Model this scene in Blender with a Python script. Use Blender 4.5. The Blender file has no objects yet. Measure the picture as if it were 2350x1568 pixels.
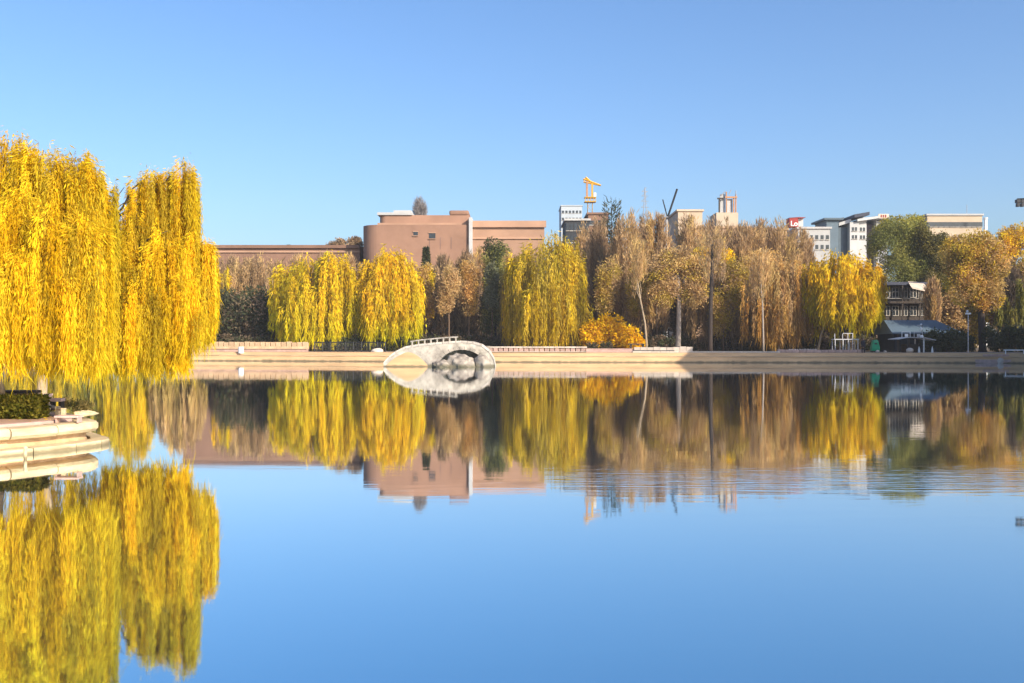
import bpy, bmesh, math, random
import numpy as np
from mathutils import Vector, Matrix

# ------------------------------------------------------------------ camera, sky, sun, exposure
S = bpy.context.scene
COL = S.collection
R = math.radians
H = 2.5                       # eye height above the water, metres
F = 2285.0                    # focal length in pixels of a 2350 x 1568 view (35 mm lens)
cam = bpy.data.cameras.new('camera'); cam.lens = 35.0; cam.sensor_width = 36.0
cam.clip_start = 0.1; cam.clip_end = 8000
camo = bpy.data.objects.new('camera', cam); COL.objects.link(camo)
camo.location = (0, 0, H); camo.rotation_euler = (R(90), 0, 0); S.camera = camo

SUN_AZ, SUN_EL = 136.0, 27.0
world = bpy.data.worlds.new('World'); S.world = world; world.use_nodes = True
wn = world.node_tree
sky = wn.nodes.new('ShaderNodeTexSky'); sky.sky_type = 'NISHITA'; sky.sun_disc = False
sky.sun_elevation = R(SUN_EL); sky.sun_rotation = R(SUN_AZ)
sky.altitude = 0; sky.air_density = 1.0; sky.dust_density = 2.4; sky.ozone_density = 4.6
hs = wn.nodes.new('ShaderNodeHueSaturation'); hs.inputs['Saturation'].default_value = 1.10; hs.inputs['Hue'].default_value = 0.503
wn.links.new(sky.outputs[0], hs.inputs['Color'])
wn.links.new(hs.outputs[0], wn.nodes['Background'].inputs[0])
wn.nodes['Background'].inputs[1].default_value = 0.148

sl = bpy.data.lights.new('sun', 'SUN'); sl.energy = 4.7; sl.angle = R(0.5); sl.color = (1.0, 0.90, 0.74)
so = bpy.data.objects.new('sun', sl); COL.objects.link(so)
sd = Vector((math.sin(R(SUN_AZ)) * math.cos(R(SUN_EL)), math.cos(R(SUN_AZ)) * math.cos(R(SUN_EL)), math.sin(R(SUN_EL))))
so.rotation_euler = sd.to_track_quat('Z', 'Y').to_euler(); so.location = sd * 200
S.view_settings.view_transform = 'Standard'; S.view_settings.look = 'None'
S.view_settings.gamma = 1.0; S.view_settings.exposure = 0.6
S.cycles.max_bounces = 8; S.cycles.transparent_max_bounces = 8

rng = np.random.default_rng(7)
random.seed(7)

def P(x, y, d):
    """a place d metres away that the eye sees at (x, y) of the 2350-wide view"""
    return Vector(((x - 1175) / F * d, d, H - (y - 784) / F * d))
def PX(x, d): return (x - 1175) / F * d
def PZ(y, d): return H - (y - 784) / F * d

# ------------------------------------------------------------------ materials
MATS = {}
def mat(name, col, rough=0.8, var=0.25, scale=3.0, bump=0.0, bscale=20.0, metal=0.0, spec=0.3, stretch=(1, 1, 1), col2=None):
    m = bpy.data.materials.new(name); m.use_nodes = True
    nt = m.node_tree; b = nt.nodes['Principled BSDF']
    b.inputs['Roughness'].default_value = rough; b.inputs['Metallic'].default_value = metal
    b.inputs['Specular IOR Level'].default_value = spec
    tc = nt.nodes.new('ShaderNodeTexCoord'); mp = nt.nodes.new('ShaderNodeMapping')
    mp.inputs['Scale'].default_value = stretch
    nt.links.new(tc.outputs['Object'], mp.inputs[0])
    n = nt.nodes.new('ShaderNodeTexNoise'); n.inputs['Scale'].default_value = scale; n.inputs['Detail'].default_value = 6
    n.inputs['Roughness'].default_value = 0.62
    nt.links.new(mp.outputs[0], n.inputs['Vector'])
    r = nt.nodes.new('ShaderNodeValToRGB')
    c2 = col2 if col2 else tuple(c * (1 - var) for c in col)
    c1 = col if col2 else tuple(min(1, c * (1 + var * .6)) for c in col)
    r.color_ramp.elements[0].position = .32; r.color_ramp.elements[1].position = .68
    r.color_ramp.elements[0].color = (*c2, 1); r.color_ramp.elements[1].color = (*c1, 1)
    nt.links.new(n.outputs['Fac'], r.inputs[0])
    oi = nt.nodes.new('ShaderNodeObjectInfo')
    hv = nt.nodes.new('ShaderNodeHueSaturation')
    mr = nt.nodes.new('ShaderNodeMapRange'); mr.inputs['To Min'].default_value = .86; mr.inputs['To Max'].default_value = 1.12
    nt.links.new(oi.outputs['Random'], mr.inputs[0]); nt.links.new(mr.outputs[0], hv.inputs['Value'])
    nt.links.new(r.outputs[0], hv.inputs['Color']); nt.links.new(hv.outputs[0], b.inputs['Base Color'])
    if bump:
        n2 = nt.nodes.new('ShaderNodeTexNoise'); n2.inputs['Scale'].default_value = bscale; n2.inputs['Detail'].default_value = 5
        nt.links.new(mp.outputs[0], n2.inputs['Vector'])
        bp = nt.nodes.new('ShaderNodeBump'); bp.inputs['Strength'].default_value = bump; bp.inputs['Distance'].default_value = .05
        nt.links.new(n2.outputs['Fac'], bp.inputs['Height']); nt.links.new(bp.outputs[0], b.inputs['Normal'])
    MATS[name] = m
    return m

mat('bank_stone', (.56, .345, .175), .85, .24, 0.5, .4, 6, stretch=(.5, .5, 4))
mat('coping_stone', (.58, .39, .23), .8, .2, 1.2, .3, 8)
mat('white_stone', (.56, .46, .37), .8, .18, 1.5, .35, 8)
mat('pink_stone', (.50, .33, .27), .85, .25, 1.5, .3, 8)
mat('island_stone', (.60, .46, .27), .75, .3, 1.6, .35, 9, stretch=(1, 1, 2.5))
mat('island_recess', (.50, .33, .18), .85, .3, 3, .4, 9)
mat('paving', (.46, .28, .18), .9, .2, 2.0, .2, 10)
mat('boulder', (.40, .34, .28), .85, 0, 1.2, .9, 3.0, col2=(.14, .11, .09))
mat('pale_rock', (.52, .44, .37), .85, .3, .8, .7, 3.0)
mat('bridge_stone', (.40, .345, .285), .88, .42, 1.3, .7, 5)
mat('salmon_plaster', (.32, .18, .12), .9, .22, .16, .1, 2)
mat('salmon_light', (.42, .25, .165), .9, .18, .18, .1, 2)
mat('brick_wall', (.25, .14, .095), .9, .18, .3, .2, 3)
mat('white_wall', (.46, .45, .44), .85, .12, .3, .1, 2)
mat('tan_wall', (.47, .30, .19), .9, .15, .2, .1, 2)
mat('pale_tan', (.55, .43, .31), .9, .12, .3, .1, 2)
mat('grey_wall', (.40, .38, .37), .85, .15, .4, .1, 2)
mat('haze_wall', (.42, .46, .50), .9, .08, .3)  # distance haze is mixed into this wall colour
mat('slate_blue', (.085, .12, .15), .6, .15, .5)
mat('slate_dark', (.035, .037, .043), .8, .2, 1.0)
mat('roof_dark', (.04, .045, .07), .6, .25, .6)
mat('plum_wall', (.13, .095, .10), .8, .15, .5)
mat('window_glass', (.03, .035, .04), .15, .2, 2.0, spec=.6)
mat('window_frame', (.40, .36, .31), .6, .1, 3)
mat('dark_wood', (.05, .035, .025), .7, .3, 3)
mat('dark_metal', (.03, .03, .033), .45, .2, 4, metal=.3)
mat('pale_metal', (.55, .53, .52), .5, .15, 4)
mat('white_paint', (.82, .80, .76), .5, .08, 4)
mat('crane_yellow', (.62, .33, .02), .5, .15, 2)
mat('orange_steel', (.45, .22, .10), .6, .2, 1)
mat('sign_red', (.28, .03, .025), .6, .15, 2)
mat('bin_green', (.0, .30, .13), .35, .15, 5, spec=.5)
mat('dark_coat', (.02, .018, .025), .85, .3, 6)
mat('hair', (.012, .010, .009), .6, .2, 9)
mat('skin', (.45, .26, .18), .6, .08, 9)
mat('earth', (.12, .085, .05), .95, .35, .6, .3, 5)
mat('promenade', (.40, .29, .20), .9, .2, .8, .2, 6)
mat('bark_pale', (.42, .31, .20), .9, .25, 3, .6, 9, stretch=(3, 3, .6))
mat('bark_brown', (.15, .095, .06), .9, .3, 3, .6, 9, stretch=(3, 3, .6))
mat('bark_dark', (.045, .032, .026), .9, .3, 3, .6, 9, stretch=(3, 3, .6))
mat('bark_grey', (.33, .27, .22), .9, .2, 3, .5, 9, stretch=(3, 3, .6))

def damp(name, top, col=(.10, .085, .05)):
    """dark algae line just above the water, ragged"""
    nt = MATS[name].node_tree; N = nt.nodes.new; L = nt.links.new; b = nt.nodes['Principled BSDF']
    src = b.inputs['Base Color'].links[0].from_socket
    ge = N('ShaderNodeNewGeometry'); sp = N('ShaderNodeSeparateXYZ'); L(ge.outputs['Position'], sp.inputs[0])
    n = N('ShaderNodeTexNoise'); n.inputs['Scale'].default_value = 1.7; n.inputs['Detail'].default_value = 5; L(ge.outputs['Position'], n.inputs['Vector'])
    ma = N('ShaderNodeMath'); ma.operation = 'MULTIPLY_ADD'; ma.inputs[1].default_value = -top * 1.6; L(n.outputs['Fac'], ma.inputs[0]); L(sp.outputs['Z'], ma.inputs[2])
    mr = N('ShaderNodeMapRange'); mr.inputs['From Min'].default_value = -top * .5; mr.inputs['From Max'].default_value = top * .35; mr.inputs['To Min'].default_value = .85; mr.inputs['To Max'].default_value = 0
    L(ma.outputs[0], mr.inputs[0])
    mx = N('ShaderNodeMix'); mx.data_type = 'RGBA'; mx.inputs[7].default_value = (*col, 1); L(src, mx.inputs[6]); L(mr.outputs[0], mx.inputs[0]); L(mx.outputs[2], b.inputs['Base Color'])
damp('bank_stone', .20); damp('island_stone', .10, (.16, .12, .06)); damp('boulder', .35); damp('bridge_stone', .25)

def leaf_mat():
    m = bpy.data.materials.new('leaves'); m.use_nodes = True
    nt = m.node_tree; nt.nodes.clear()
    o = nt.nodes.new('ShaderNodeOutputMaterial'); a = nt.nodes.new('ShaderNodeAttribute'); a.attribute_name = 'col'
    d = nt.nodes.new('ShaderNodeBsdfDiffuse'); t = nt.nodes.new('ShaderNodeBsdfTranslucent')
    mx = nt.nodes.new('ShaderNodeMixShader'); mx.inputs[0].default_value = .38
    nt.links.new(a.outputs['Color'], d.inputs[0]); nt.links.new(a.outputs['Color'], t.inputs[0])
    nt.links.new(d.outputs[0], mx.inputs[1]); nt.links.new(t.outputs[0], mx.inputs[2]); nt.links.new(mx.outputs[0], o.inputs[0])
    MATS['leaves'] = m
leaf_mat()

def water_mat():
    m = bpy.data.materials.new('water'); m.use_nodes = True
    nt = m.node_tree; nt.nodes.clear(); N = nt.nodes.new; L = nt.links.new
    o = N('ShaderNodeOutputMaterial'); g = N('ShaderNodeBsdfGlossy'); d = N('ShaderNodeBsdfDiffuse'); mx = N('ShaderNodeMixShader')
    g.inputs['Roughness'].default_value = .030
    d.inputs['Color'].default_value = (.003, .035, .065, 1)
    fr = N('ShaderNodeFresnel'); fr.inputs[0].default_value = 1.33
    cr = N('ShaderNodeValToRGB'); cr.color_ramp.elements[0].position = .12; cr.color_ramp.elements[1].position = .42
    cr.color_ramp.elements[0].color = (.60, .84, .91, 1); cr.color_ramp.elements[1].color = (.95, .97, .98, 1)
    mr = N('ShaderNodeMapRange'); mr.inputs['From Min'].default_value = .12; mr.inputs['From Max'].default_value = .6
    mr.inputs['To Min'].default_value = .82; mr.inputs['To Max'].default_value = .97
    tc = N('ShaderNodeTexCoord'); mp = N('ShaderNodeMapping'); mp.inputs['Scale'].default_value = (.45, 1.5, 1)
    n = N('ShaderNodeTexNoise'); n.inputs['Scale'].default_value = 1.3; n.inputs['Detail'].default_value = 5
    mp2 = N('ShaderNodeMapping'); mp2.inputs['Scale'].default_value = (.018, .05, 1)
    n2 = N('ShaderNodeTexNoise'); n2.inputs['Scale'].default_value = 1.0; n2.inputs['Detail'].default_value = 3      # patches where a breath of wind ruffles it
    m2 = N('ShaderNodeMapRange'); m2.inputs['From Min'].default_value = .48; m2.inputs['From Max'].default_value = .66; m2.inputs['To Min'].default_value = .03; m2.inputs['To Max'].default_value = .22
    bp = N('ShaderNodeBump'); bp.inputs['Distance'].default_value = .02
    L(tc.outputs['Object'], mp.inputs[0]); L(mp.outputs[0], n.inputs['Vector']); L(n.outputs['Fac'], bp.inputs['Height'])
    L(tc.outputs['Object'], mp2.inputs[0]); L(mp2.outputs[0], n2.inputs['Vector']); L(n2.outputs['Fac'], m2.inputs[0]); L(m2.outputs[0], bp.inputs['Strength'])
    # a strip of fine ripples some twenty metres out, right of the middle
    sx = N('ShaderNodeSeparateXYZ'); L(tc.outputs['Object'], sx.inputs[0])
    def ramp(sock, a, b):
        q = N('ShaderNodeMapRange'); q.inputs['From Min'].default_value = a; q.inputs['From Max'].default_value = b; L(sock, q.inputs[0]); return q.outputs[0]
    def mul(a, b):
        q = N('ShaderNodeMath'); q.operation = 'MULTIPLY'; L(a, q.inputs[0]); L(b, q.inputs[1]); return q.outputs[0]
    strip = mul(mul(ramp(sx.outputs['Y'], 16.0, 17.5), ramp(sx.outputs['Y'], 21.5, 18.5)), ramp(sx.outputs['X'], .3, 2.0))
    mp3 = N('ShaderNodeMapping'); mp3.inputs['Scale'].default_value = (.9, 6.0, 1); L(tc.outputs['Object'], mp3.inputs[0])
    n3 = N('ShaderNodeTexNoise'); n3.inputs['Scale'].default_value = 1.0; n3.inputs['Detail'].default_value = 3; L(mp3.outputs[0], n3.inputs['Vector'])
    st = N('ShaderNodeMath'); st.operation = 'MULTIPLY'; st.inputs[1].default_value = .30; L(strip, st.inputs[0])
    bp2 = N('ShaderNodeBump'); bp2.inputs['Distance'].default_value = .02; L(st.outputs[0], bp2.inputs['Strength']); L(n3.outputs['Fac'], bp2.inputs['Height']); L(bp.outputs[0], bp2.inputs['Normal'])
    L(bp2.outputs[0], g.inputs['Normal']); L(fr.outputs[0], cr.inputs[0]); L(cr.outputs[0], g.inputs['Color'])
    L(fr.outputs[0], mr.inputs[0]); L(mr.outputs[0], mx.inputs[0]); L(d.outputs[0], mx.inputs[1]); L(g.outputs[0], mx.inputs[2])
    L(mx.outputs[0], o.inputs[0]); MATS['water'] = m
water_mat()

# ------------------------------------------------------------------ helpers
class MB:
    """collects shapes and links them as one mesh object"""
    def __init__(s): s.v = []; s.f = []
    def add(s, vs, fs):
        n = len(s.v); s.v += [tuple(v) for v in vs]; s.f += [tuple(i + n for i in f) for f in fs]; return s
    def box(s, x0, x1, y0, y1, z0, z1):
        return s.add([(x0, y0, z0), (x1, y0, z0), (x1, y1, z0), (x0, y1, z0), (x0, y0, z1), (x1, y0, z1), (x1, y1, z1), (x0, y1, z1)],
                     [(0, 3, 2, 1), (4, 5, 6, 7), (0, 1, 5, 4), (1, 2, 6, 5), (2, 3, 7, 6), (3, 0, 4, 7)])
    def prism(s, pts, z0, z1):
        n = len(pts)
        return s.add([(x, y, z0) for x, y in pts] + [(x, y, z1) for x, y in pts],
                     [tuple(range(n))[::-1], tuple(range(n, 2 * n))] + [(i, (i + 1) % n, n + (i + 1) % n, n + i) for i in range(n)])
    def xprism(s, pts, y0, y1):
        """outline in x, z extruded in y"""
        n = len(pts)
        return s.add([(x, y0, z) for x, z in pts] + [(x, y1, z) for x, z in pts],
                     [tuple(range(n)), tuple(range(n, 2 * n))[::-1]] + [(i, n + i, n + (i + 1) % n, (i + 1) % n) for i in range(n)])
    def tube(s, pts, rad, n=8, cap=True):
        pts = [Vector(p) for p in pts]; k = len(pts)
        if not hasattr(rad, '__len__'): rad = [rad] * k
        vs = []
        for i, p in enumerate(pts):
            t = (pts[min(i + 1, k - 1)] - pts[max(i - 1, 0)])
            t = t.normalized() if t.length > 1e-9 else Vector((0, 0, 1))
            a = Vector((0, 1, 0)) if abs(t.y) < .9 else Vector((1, 0, 0))
            u = t.cross(a).normalized(); w = t.cross(u)
            for j in range(n):
                q = 2 * math.pi * j / n
                vs.append(p + (u * math.cos(q) + w * math.sin(q)) * rad[i])
        fs = [(i * n + j, i * n + (j + 1) % n, (i + 1) * n + (j + 1) % n, (i + 1) * n + j) for i in range(k - 1) for j in range(n)]
        if cap: fs += [tuple(range(n)), tuple(range((k - 1) * n, k * n))[::-1]]
        return s.add(vs, fs)
    def bar(s, a, b, r, n=4): return s.tube([a, b], r, n)
    def mesh(s, name, m):
        me = bpy.data.meshes.new(name); me.from_pydata(s.v, [], s.f); me.update()
        bm = bmesh.new(); bm.from_mesh(me); bmesh.ops.recalc_face_normals(bm, faces=bm.faces); bm.to_mesh(me); bm.free()
        me.materials.append(MATS[m]); return me
    def build(s, name, m, parent=None, loc=None, bevel=0, smooth=False):
        return link(name, s.mesh(name, m), parent, loc, bevel, smooth)

def link(name, me, parent=None, loc=None, bevel=0, smooth=False):
    o = bpy.data.objects.new(name, me); COL.objects.link(o)
    if parent: o.parent = parent; o.matrix_parent_inverse = parent.matrix_basis.inverted()
    if loc is not None:
        if parent: o.matrix_parent_inverse = Matrix(); o.location = Vector(loc) - parent.location
        else: o.location = loc
    if bevel:
        b = o.modifiers.new('bevel', 'BEVEL'); b.width = bevel; b.segments = 2
    if smooth:
        for p in me.polygons: p.use_smooth = True
    return o
def tag(o, label, cat, group=None):
    o['label'] = label; o['category'] = cat
    if group: o['group'] = group
    return o
def struct(o): o['kind'] = 'structure'; return o
def thing(name, loc, label, cat, group=None):
    o = bpy.data.objects.new(name, None); COL.objects.link(o); o.location = loc; o.empty_display_size = .3
    return tag(o, label, cat, group)

# ---- leaves: many diamond blades in one mesh, with the leaf's own colour on each
class Leaves:
    def __init__(s): s.P = []; s.D = []; s.L = []; s.W = []; s.C = []
    def add(s, P_, D_, L_, W_, C_):
        s.P.append(P_); s.D.append(D_); s.L.append(L_); s.W.append(W_); s.C.append(C_)
    def build(s, name, parent):
        Pn = np.concatenate(s.P); D = np.concatenate(s.D); L = np.concatenate(s.L)[:, None]; W = np.concatenate(s.W)[:, None]; C = np.concatenate(s.C)
        D = D / (np.linalg.norm(D, axis=1, keepdims=True) + 1e-9)
        n = len(Pn)
        q = rng.normal(size=(n, 3)); U = np.cross(D, q); U /= (np.linalg.norm(U, axis=1, keepdims=True) + 1e-9)
        V = np.empty((n, 4, 3)); V[:, 0] = Pn; V[:, 1] = Pn + D * L * .45 + U * W; V[:, 2] = Pn + D * L; V[:, 3] = Pn + D * L * .45 - U * W
        me = bpy.data.meshes.new(name)
        me.vertices.add(4 * n); me.loops.add(4 * n); me.polygons.add(n)
        me.vertices.foreach_set('co', V.astype(np.float32).ravel())
        me.loops.foreach_set('vertex_index', np.arange(4 * n, dtype=np.int32))
        me.polygons.foreach_set('loop_start', np.arange(0, 4 * n, 4, dtype=np.int32))
        me.update(calc_edges=True)
        a = me.color_attributes.new('col', 'FLOAT_COLOR', 'POINT')
        cc = np.ones((n, 4, 4), np.float32); cc[:, :, :3] = np.clip(C, 0.002, .95)[:, None, :]
        a.data.foreach_set('color', cc.ravel())
        me.materials.append(MATS['leaves'])
        o = link(name, me, parent)
        return o

def pick(pal, n):
    pal = np.array(pal); i = rng.integers(0, len(pal), n); j = rng.integers(0, len(pal), n); t = rng.random((n, 1)) * .5
    return pal[i] * (1 - t) + pal[j] * t

def hang(Lv, cx, cy, Rx, ztop, zbot, wisps, strands, bl, bw, pal, tip=None, tipw=.6, Ry=None, cap=None, ragged=.45, step=.55):
    """a drooping lobe: wisps of hanging strands below a dome"""
    Ry = Ry or Rx
    hgt = ztop - zbot
    cap = cap if cap else min(Rx * 1.1, hgt * .55)
    th = rng.random(wisps) * 2 * math.pi; u = rng.random(wisps) ** .42
    wc = pick(pal, wisps) * (0.62 + .5 * rng.random((wisps, 1)))
    for k in range(wisps):
        ns = int(strands * (.6 + .8 * rng.random()))
        sg = Rx * .05 + .03
        ox = u[k] * math.cos(th[k]); oy = u[k] * math.sin(th[k])
        zs0 = ztop - cap * (1 - math.sqrt(max(0, 1 - u[k] ** 2))) - rng.random() * hgt * (.42 if rng.random() < .45 else .10)
        zb0 = zbot + hgt * ragged * rng.random() ** 2.2
        zb0 = min(zb0, zs0 - hgt * .14)
        sx = cx + Rx * ox + rng.normal(size=ns) * sg; sy = cy + Ry * oy + rng.normal(size=ns) * sg
        zs = zs0 + rng.normal(size=ns) * hgt * .025; zb = zb0 + np.abs(rng.normal(size=ns)) * hgt * .10
        ln = np.maximum(zs - zb, bl)
        m = np.maximum((ln / (bl * step)).astype(int), 2)
        idx = np.repeat(np.arange(ns), m)
        t = rng.random(len(idx)) ** .95
        arch = np.clip(t * 4, 0, 1)
        x = sx[idx] - ox * Rx * .22 * (1 - arch) + np.sin(t * 5 + idx) * .03 * Rx
        y = sy[idx] - oy * Ry * .22 * (1 - arch) + np.cos(t * 4 + idx) * .03 * Rx
        z = zs[idx] - t * ln[idx] + rng.normal(size=len(idx)) * bl * .2
        D = rng.normal(size=(len(idx), 3)) * .22
        D[:, 2] -= 1.0 - .75 * np.clip(1 - t * 6, 0, 1)
        D[:, 0] += ox * .9 * np.clip(1 - t * 5, 0, 1); D[:, 1] += oy * .9 * np.clip(1 - t * 5, 0, 1)
        c = np.repeat(wc[k][None], len(idx), 0)
        if tip is not None:
            f = np.clip((ztop - .35 * hgt - z) / (.65 * hgt), 0, 1)[:, None] ** 1.3 * tipw
            c = c * (1 - f) + np.array(tip) * f
        c = c * (.8 + .4 * rng.random((len(idx), 1)))
        lf = np.where((rng.random(len(idx)) < .25) & (t > .25), 2.8, 1.0); Lv.add(np.stack([x, y, z], 1), D, bl * (.4 + rng.random(len(idx))) * lf, bw * (.5 + .9 * rng.random(len(idx))) / np.sqrt(lf), c)

def ball(Lv, cx, cy, cz, Rx, Ry, Rz, n, bl, bw, pal, clumps=26, up=0.0, sig=.2, shell=.45):
    """a bushy lobe: clumps of leaves through an ellipsoid"""
    d = rng.normal(size=(clumps, 3)); d /= np.linalg.norm(d, axis=1, keepdims=True)
    r = (shell + (1 - shell) * rng.random((clumps, 1))) * .86
    cc = d * r; pc = pick(pal, clumps) * (.78 + .44 * rng.random((clumps, 1)))
    i = rng.integers(0, clumps, n)
    p = cc[i] + rng.normal(size=(n, 3)) * sig
    nr = np.linalg.norm(p, axis=1, keepdims=True); p = np.where(nr > 1.05, p / nr * (1.0 + .06 * rng.random((n, 1))), p)
    D = rng.normal(size=(n, 3)) * .8 + p * .5; D[:, 2] += up
    pos = p * np.array([Rx, Ry, Rz]) + np.array([cx, cy, cz])
    Lv.add(pos, D, bl * (.6 + .8 * rng.random(n)), bw * (.6 + .8 * rng.random(n)), pc[i] * (.8 + .4 * rng.random((n, 1))))

def broom(Lv, cx, cy, z0, z1, Rx, n, bl, bw, pal, sprays=40, lean=.28, droop=0.0):
    """upright bare twigs fanning from the limbs"""
    k = rng.integers(0, sprays, n)
    th = rng.random(sprays) * 6.283; rr = rng.random(sprays) ** .6; zz = rng.random(sprays) ** .8
    top = z1 - (z1 - z0) * .30 * rr ** 2 - (z1 - z0) * .12 * rng.random(sprays)
    st = z0 + (top - z0) * (.05 + .5 * zz)
    t = rng.random(n)
    z = st[k] + (top[k] - st[k]) * t
    spread = .45 + .55 * (z - z0) / (z1 - z0)
    x = cx + Rx * rr[k] * np.cos(th[k]) * spread + rng.normal(size=n) * Rx * .07
    y = cy + Rx * rr[k] * np.sin(th[k]) * spread + rng.normal(size=n) * Rx * .07
    D = rng.normal(size=(n, 3)) * .25; D[:, 0] += np.cos(th[k]) * lean; D[:, 1] += np.sin(th[k]) * lean; D[:, 2] += 1 - 2 * droop * (rng.random(n) < droop)
    pc = pick(pal, sprays) * (.78 + .44 * rng.random((sprays, 1)))
    Lv.add(np.stack([x, y, z], 1), D, bl * (.5 + rng.random(n)), bw * (.6 + .8 * rng.random(n)), pc[k] * (.8 + .4 * rng.random((n, 1))))

def limbs(root, base, targets, r0, bark, wob=.25, n=7, name='limb', k=6, fork=.35):
    """the trunk's limbs, each a tapered tube of its own"""
    for (tx, ty, tz) in targets:
        a = Vector(base); b = Vector((tx, ty, tz)); pts = []; rad = []
        for i in range(k + 1):
            t = i / k
            p = a.lerp(b, t); p.z = a.z + (b.z - a.z) * (t ** .8)
            if 0 < i < k: p += Vector((random.gauss(0, wob), random.gauss(0, wob), random.gauss(0, wob * .5)))
            pts.append(p); rad.append(r0 * (1 - .88 * t))
        MB().tube(pts, rad, n).build(name, bark, root, smooth=True)
def trunk(root, pts, rad, bark, n=10, name='trunk'):
    return MB().tube(pts, rad, n).build(name, bark, root, smooth=True)

# palettes, linear leaf colours
YEL = [(.56, .38, .03), (.66, .47, .025), (.84, .50, .014), (.88, .57, .02), (.80, .45, .012), (.78, .52, .02), (.88, .62, .03)]
YELG = [(.80, .50, .018), (.74, .52, .02), (.64, .48, .02), (.84, .55, .02), (.52, .40, .02)]
GRN = (.42, .44, .015)
OLV = [(.52, .38, .05), (.42, .31, .05), (.64, .46, .05), (.34, .25, .045), (.58, .40, .04)]
BRN = [(.36, .235, .135), (.44, .29, .16), (.28, .185, .11), (.48, .33, .18)]
BRND = [(.19, .135, .09), (.24, .165, .105), (.15, .11, .075)]
TAN = [(.55, .36, .17), (.62, .41, .18), (.46, .30, .15), (.66, .46, .17)]
ORG = [(.60, .34, .09), (.54, .29, .08), (.66, .41, .11)]
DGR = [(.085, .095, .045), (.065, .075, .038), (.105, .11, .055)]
GRE = [(.34, .32, .08), (.25, .255, .07), (.42, .37, .10), (.19, .20, .06)]
GOLD = [(.84, .50, .008), (.78, .45, .01), (.88, .55, .012)]
HEDGE = [(.10, .10, .012), (.16, .14, .02), (.06, .065, .01), (.24, .19, .03)]

# ------------------------------------------------------------------ water, ground, far bank
struct(MB().add([(-500, -60, 0), (500, -60, 0), (500, 150, 0), (-500, 150, 0)], [(0, 1, 2, 3)]).build('water', 'water'))

def spline(pts, per=12, closed=False):
    n = len(pts); out = []
    rngi = range(n) if closed else range(n - 1)
    for i in rngi:
        g = lambda k: Vector(pts[k % n]) if closed else Vector(pts[min(max(k, 0), n - 1)])
        p0, p1, p2, p3 = g(i - 1), g(i), g(i + 1), g(i + 2)
        for j in range(per):
            t = j / per
            out.append(.5 * ((2 * p1) + (p2 - p0) * t + (2 * p0 - 5 * p1 + 4 * p2 - p3) * t * t + (3 * p1 - p0 - 3 * p2 + p3) * t ** 3))
    if not closed: out.append(Vector(pts[-1]))
    return out
def offs(line, d, closed=False):
    n = len(line); o = []
    for i, p in enumerate(line):
        a = line[(i - 1) % n] if closed or i > 0 else line[0]; b = line[(i + 1) % n] if closed or i < n - 1 else line[-1]
        t = (b - a).normalized(); nn = Vector((-t.y, t.x)); o.append(p + nn * d)
    return o
GZ = 1.17                      # promenade level above the water
BANK = spline([(-160, 118), (-110, 130), (-70, 131), (-41, 129), (-20, 124.5), (0, 120), (22, 118), (42, 116.5), (57.5, 114), (61.5, 110), (58.5, 102), (52, 92), (48.5, 80), (52, 62), (75, 46), (150, 36)], 14)
BANK = [Vector((p.x, p.y)) for p in BANK]
def band(prof, m, name, line=BANK, closed=False):
    """sweep a profile of (inland offset, height) along the water's edge"""
    rows = [(offs(line, o, closed), z) for o, z in prof]; n = len(line); vs = []; fs = []
    for ln, z in rows: vs += [(p.x, p.y, z) for p in ln]
    for k in range(len(rows) - 1):
        for i in range(n if closed else n - 1):
            j = (i + 1) % n
            fs.append((k * n + i, k * n + j, (k + 1) * n + j, (k + 1) * n + i))
    return MB().add(vs, fs).build(name, m)
bank = band([(-.2, -.8), (0, 0), (.34, .70), (.70, .71), (.95, 1.04), (1.15, GZ), (1.20, GZ - .25)], 'bank_stone', 'lake_bank')
struct(bank)
band([(1.1, GZ - .004), (9.5, GZ)], 'promenade', 'promenade')['kind'] = 'structure'
inner = offs(BANK, 9.3)
gv = [(p.x, p.y, GZ - .03) for p in inner]; k = len(gv)
gv += [(-3000, 118, GZ - .03), (-3000, 5000, GZ - .03), (3000, 5000, GZ - .03), (3000, 40, GZ - .03)]
struct(MB().add(gv, [tuple(range(k)) + (k + 3, k + 2, k + 1, k)]).build('ground', 'earth'))

def along(line, s):
    """point and direction at arclength fraction of a polyline by x"""
    for a, b in zip(line, line[1:]):
        if a.x <= s <= b.x and b.x > a.x:
            t = (s - a.x) / (b.x - a.x); return a.lerp(b, t), (b - a).normalized()
    return line[-1], Vector((1, 0))
def bank_at(px, off=0):
    """the spot on the bank line under view column px, off metres inland"""
    ln = offs(BANK, off)
    best = min(range(len(ln)), key=lambda i: abs(1175 + F * ln[i].x / ln[i].y - px) if 60 < ln[i].y and ln[i].x < 63 else 1e9)
    a = ln[best]; b = ln[min(best + 1, len(ln) - 1)] if 1175 + F * a.x / a.y <= px else ln[best - 1]
    xa = 1175 + F * a.x / a.y; xb = 1175 + F * b.x / b.y
    t = (px - xa) / (xb - xa) if abs(xb - xa) > 1e-6 else 0
    p = a.lerp(b, t); dr = (ln[best + 1] - ln[best - 1]).normalized()
    return p, math.atan2(dr.y, dr.x)

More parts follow.
